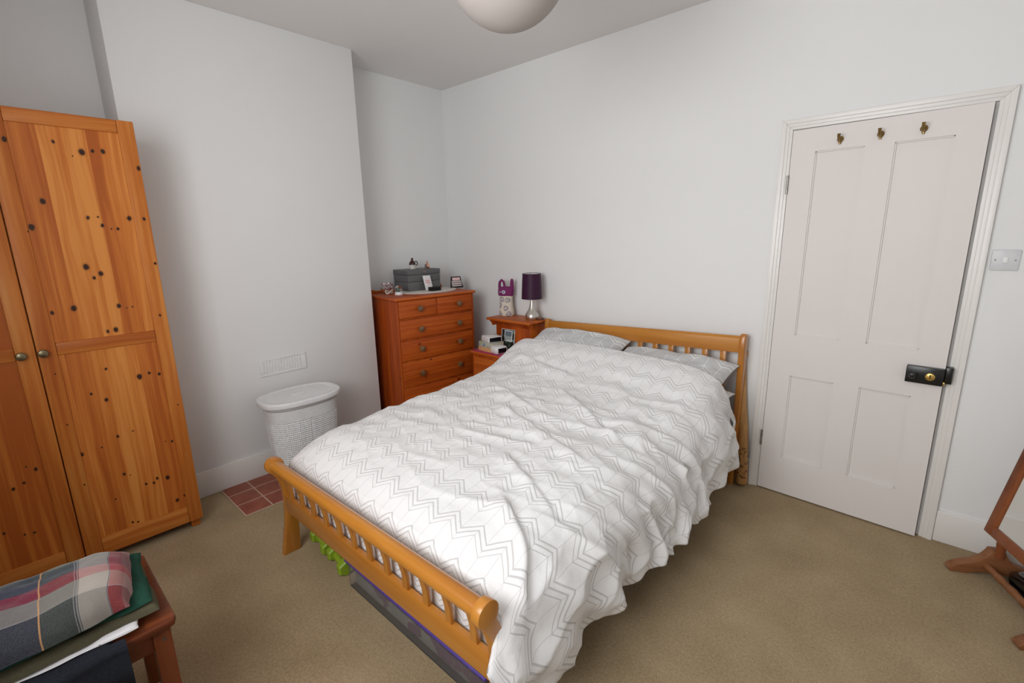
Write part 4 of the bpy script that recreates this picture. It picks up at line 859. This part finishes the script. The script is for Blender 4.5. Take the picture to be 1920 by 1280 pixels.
bm = NB(); prism(bm, [(-0.125, -0.02), (-0.128, 0.0), (-0.125, 0.02), (-0.08, 0.042), (0.0, 0.040), (0.10, 0.034), (0.132, 0.02), (0.132, -0.02), (0.10, -0.034), (0.0, -0.040), (-0.08, -0.042)], 'z', 0, 0.012, 0.002); part('sole', bm, m_black, sh)

# ------------------------------------------------------------------ bench with folded clothes
BD, BM_, BL = (0.10, 0.022, 0.007), (0.15, 0.036, 0.011), (0.19, 0.052, 0.017)
m_bt = pine('bench_top_wood', BD, BM_, BL, 'y', 'x', 0.11, 0.8, rough=0.4)
m_bl = pine('bench_leg_wood', BD, BM_, BL, 'z', 'x', 0, 0, rough=0.4)
bn = thing('bench', 'low reddish brown wooden bench holding folded clothes', 'bench', (1.71, -2.93, 0))
BXa, BXb, BYa, BYb, BZ = 1.505, 1.930, -3.22, -2.682, 0.460
bm = NB(); prism(bm, [(BXa, BYa), (BXb, BYa), (BXb, BYb-0.02), (BXb-0.006, BYb-0.006), (BXb-0.02, BYb), (BXa+0.02, BYb), (BXa+0.006, BYb-0.006), (BXa, BYb-0.02)], 'z', BZ-0.022, BZ, 0.006); part('seat', bm, m_bt, bn, world=True)
for x in (BXa+0.018, BXb-0.058):
    for y in (BYa+0.02, BYb-0.058):
        bm = NB(); rbox(bm, x, x+0.042, y, y+0.042, 0, BZ-0.022, 0.003); lg = part('leg', bm, m_bl, bn, world=True)
        if x > 1.7 and y > -2.9:
            bm = NB(); lathe(bm, [(0, 0), (0.0055, 0), (0.0055, 0.001), (0, 0.0012)], 14); bm.transform(Matrix.Translation((x+0.042, y+0.024, 0.405)) @ Matrix.Rotation(PI/2, 4, 'Y')); part('bolt_cover', bm, m_gun, lg, world=True)
for x in (BXa+0.022, BXb-0.046):
    bm = NB(); rbox(bm, x, x+0.022, BYa+0.06, BYb-0.055, BZ-0.085, BZ-0.022, 0.002); part('apron', bm, m_bt, bn, world=True)
for y in (BYa+0.03, BYb-0.050):
    bm = NB(); rbox(bm, BXa+0.058, BXb-0.058, y, y+0.020, BZ-0.085, BZ-0.022, 0.002); part('apron', bm, m_bt, bn, world=True)

def folded(name, c00, c10, c11, c01, z0, th, mat, label, cat, seed=0, lump=0.006, ztilt=0.0, nu=110, nv_=90, pw=5.0, edge=0.55, zx=0.0):
    """folded garment: rounded slab over quad; u runs c00->c10 (along bench), v runs c00->c01 (front to back)"""
    U, V = np.meshgrid(np.linspace(-1, 1, nu), np.linspace(-1, 1, nv_))
    a, b = (U+1)/2, (V+1)/2
    c00, c10, c11, c01 = [np.array(c, float) for c in (c00, c10, c11, c01)]
    Q = ((1-a)*(1-b))[..., None]*c00+(a*(1-b))[..., None]*c10+(a*b)[..., None]*c11+((1-a)*b)[..., None]*c01
    prof = ((1-np.abs(U)**(pw*2))*(1-np.abs(V)**pw))**edge
    wig = 0.010*vnoise(U*3, V*3, seed+2); Q[..., 0] += wig*np.abs(V)**4; Q[..., 1] += 0.005*vnoise(U*2, V*3, seed+6)*np.abs(U)**4
    n1 = lump*vnoise(U*2.4, V*2.4+5, seed)+lump*0.6*vnoise(U*5+3, V*6, seed+9)
    base = z0+ztilt*a+zx*(1-b)
    Zt = base+th*prof*(1+0.0*U)+n1*prof; Zb = base+0.0*U
    top = np.concatenate([Q, Zt[..., None]], -1); bot = np.concatenate([Q, Zb[..., None]], -1)
    P = np.concatenate([top, bot[::-1][1:]], 0); UV = np.stack([a, b], -1); UV = np.concatenate([UV, (UV*np.array([1, -0.2]))[::-1][1:]], 0)
    o = grid(name, P, mat, None, UV); tag(o, label, cat); return o
def cloth(name, c, var=0.15, spots=None):
    k = NT(name); v = k.obj(); n = k.noise(v, 420.0, 2.0); c_ = k.ramp(n, [(0.3, [x*(1-var) for x in c]), (0.7, [x*(1+var) for x in c])])
    if spots:
        m = k.noise(v, 34.0, 1.0); c_ = k.mix(k.math('GREATER_THAN', m, 0.72), c_, spots)
    k.col(c_); k.rough(0.92); k.spec(0.12); k.bump(k.noise(v, 18.0, 4.0), 0.35, 0.01); return k.m
m_jean = cloth('dark_denim', (0.018, 0.020, 0.027), 0.35)
m_khk = cloth('olive_cloth', (0.095, 0.085, 0.052), 0.15, (0.25, 0.18, 0.08))
m_grn = cloth('bottle_green_cloth', (0.018, 0.062, 0.042), 0.2)
m_wht = cloth('white_cotton', (0.74, 0.72, 0.74), 0.03)
folded('trousers', (1.945, -3.19), (1.945, -2.822), (1.60, -2.80), (1.60, -3.19), 0.461, 0.020, m_jean, 'dark denim trousers folded at bottom of pile over bench edge', 'trousers', 1, 0.004, pw=14)
# the part of the trousers that hangs over the front edge
tr = bpy.data.objects['trousers']
U, V = np.meshgrid(np.linspace(0, 1, 70), np.linspace(0, 1, 40))
yy = -3.19+U*0.395; ang = np.clip(V*3, 0, 1)*PI/2; zz_ = 0.476-np.maximum(0, V-0.33)*0.16*(0.8+0.2*U)+0.018*np.cos(ang)-0.018
xx = 1.930+0.022*np.sin(ang)+0.012+0.010*vnoise(U*4, V*3, 8)+0.012*np.sin(V*8+U*2)*np.clip(V-0.3, 0, 1)
th_ = np.stack([xx, yy, zz_], -1); bk_ = th_.copy(); bk_[..., 0] -= 0.010
grid('trouser_leg', np.concatenate([th_, bk_[::-1]], 0), m_jean, tr, np.concatenate([np.stack([U, V], -1)]*2, 0))
bm = NB(); tube(bm, [(1.958, -3.17, 0.452), (1.962, -3.08, 0.452), (1.966, -3.00, 0.446), (1.969, -2.955, 0.432), (1.970, -2.945, 0.412), (1.968, -2.962, 0.390)], [0.012, 0.013, 0.013, 0.012, 0.011, 0.008], 12, flat=0.8); tube(bm, [(1.960, -3.17, 0.420), (1.964, -3.08, 0.418), (1.968, -3.00, 0.408), (1.968, -2.965, 0.392)], [0.011, 0.012, 0.011, 0.008], 12, flat=0.8); part('turn_up', bm, m_jean, tr)
bm = NB(); lathe(bm, [(0, 0), (0.004, 0), (0.003, 0.002), (0, 0.0022)], 12); bm.transform(Matrix.Translation((1.916, -2.842, 0.4825))); part('rivet', bm, m_screw, tr)
folded('shirt', (1.895, -3.18), (1.926, -2.765), (1.74, -2.725), (1.62, -3.18), 0.4815, 0.006, m_wht, 'white cotton shirt folded under the olive garment', 'shirt', 3, 0.006, pw=14, nu=160)
folded('shirt', (1.925, -3.18), (1.900, -2.712), (1.625, -2.700), (1.60, -3.18), 0.4895, 0.026, m_khk, 'olive patterned garment folded above the white shirt', 'shirt', 5, 0.006, pw=8)
folded('jumper', (1.905, -3.18), (1.885, -2.722), (1.60, -2.700), (1.585, -3.18), 0.516, 0.022, m_grn, 'bottle green garment folded under the plaid shirt', 'jumper', 7, 0.005, pw=8)
def plaid_mat():
    k = NT('plaid_flannel'); s = k.sep(k.n('ShaderNodeUVMap').outputs[0])
    wv = k.math('MULTIPLY_ADD', k.noise(k.obj(), 9.0, 1.0), 0.05, s[1]); wu = k.math('MULTIPLY_ADD', k.noise(k.obj(), 8.0, 1.0), 0.03, s[0])
    cv_ = k.ramp(wv, [(0.0, (0.035, 0.038, 0.032)), (0.20, (0.30, 0.27, 0.23)), (0.42, (0.30, 0.008, 0.022)), (0.58, (0.030, 0.040, 0.060)), (0.74, (0.020, 0.045, 0.034)), (0.84, (0.26, 0.24, 0.20)), (0.91, (0.30, 0.04, 0.07)), (0.95, (0.40, 0.36, 0.33))], 'CONSTANT')
    cu_ = k.ramp(wu, [(0.0, (0.12, 0.13, 0.14)), (0.22, (0.02, 0.02, 0.045)), (0.40, (0.015, 0.017, 0.05)), (0.61, (0.030, 0.040, 0.038)), (0.78, (0.42, 0.37, 0.33)), (0.925, (0.36, 0.010, 0.022)), (0.985, (0.40, 0.12, 0.13))], 'CONSTANT')
    c = k.mix(0.5, cv_, cu_)
    def ln(q, p, w_): return k.math('LESS_THAN', k.math('ABSOLUTE', k.math('SUBTRACT', q, p)), w_)
    c = k.mix(k.math('MULTIPLY', k.math('MAXIMUM', ln(wu, 0.775, 0.003), k.math('MAXIMUM', ln(wu, 0.762, 0.002), ln(wv, 0.205, 0.004))), 0.6), c, (0.30, 0.27, 0.27))
    c = k.mix(k.math('MULTIPLY', ln(wu, 0.605, 0.004), 0.7), c, (0.55, 0.28, 0.10)); c = k.mix(k.math('MULTIPLY', ln(wu, 0.922, 0.002), 0.8), c, (0.03, 0.03, 0.06))
    n = k.noise(k.obj(), 600.0); k.col(k.mix(0.10, c, k.ramp(n, [(0.35, 0.0), (0.65, 0.4)]))); k.rough(0.95); k.spec(0.1); k.b.inputs['Sheen Weight'].default_value = 0.2; k.bump(k.noise(k.obj(), 20.0, 4.0), 0.4, 0.010); return k.m
m_pl = plaid_mat()
pls = folded('shirt', (1.925, -3.18), (1.905, -2.768), (1.625, -2.722), (1.600, -3.18), 0.539, 0.074, m_pl, 'red white and green plaid flannel shirt folded on top of pile', 'shirt', 9, 0.007, pw=3.2, edge=0.5)
bpy.context.view_layer.update()
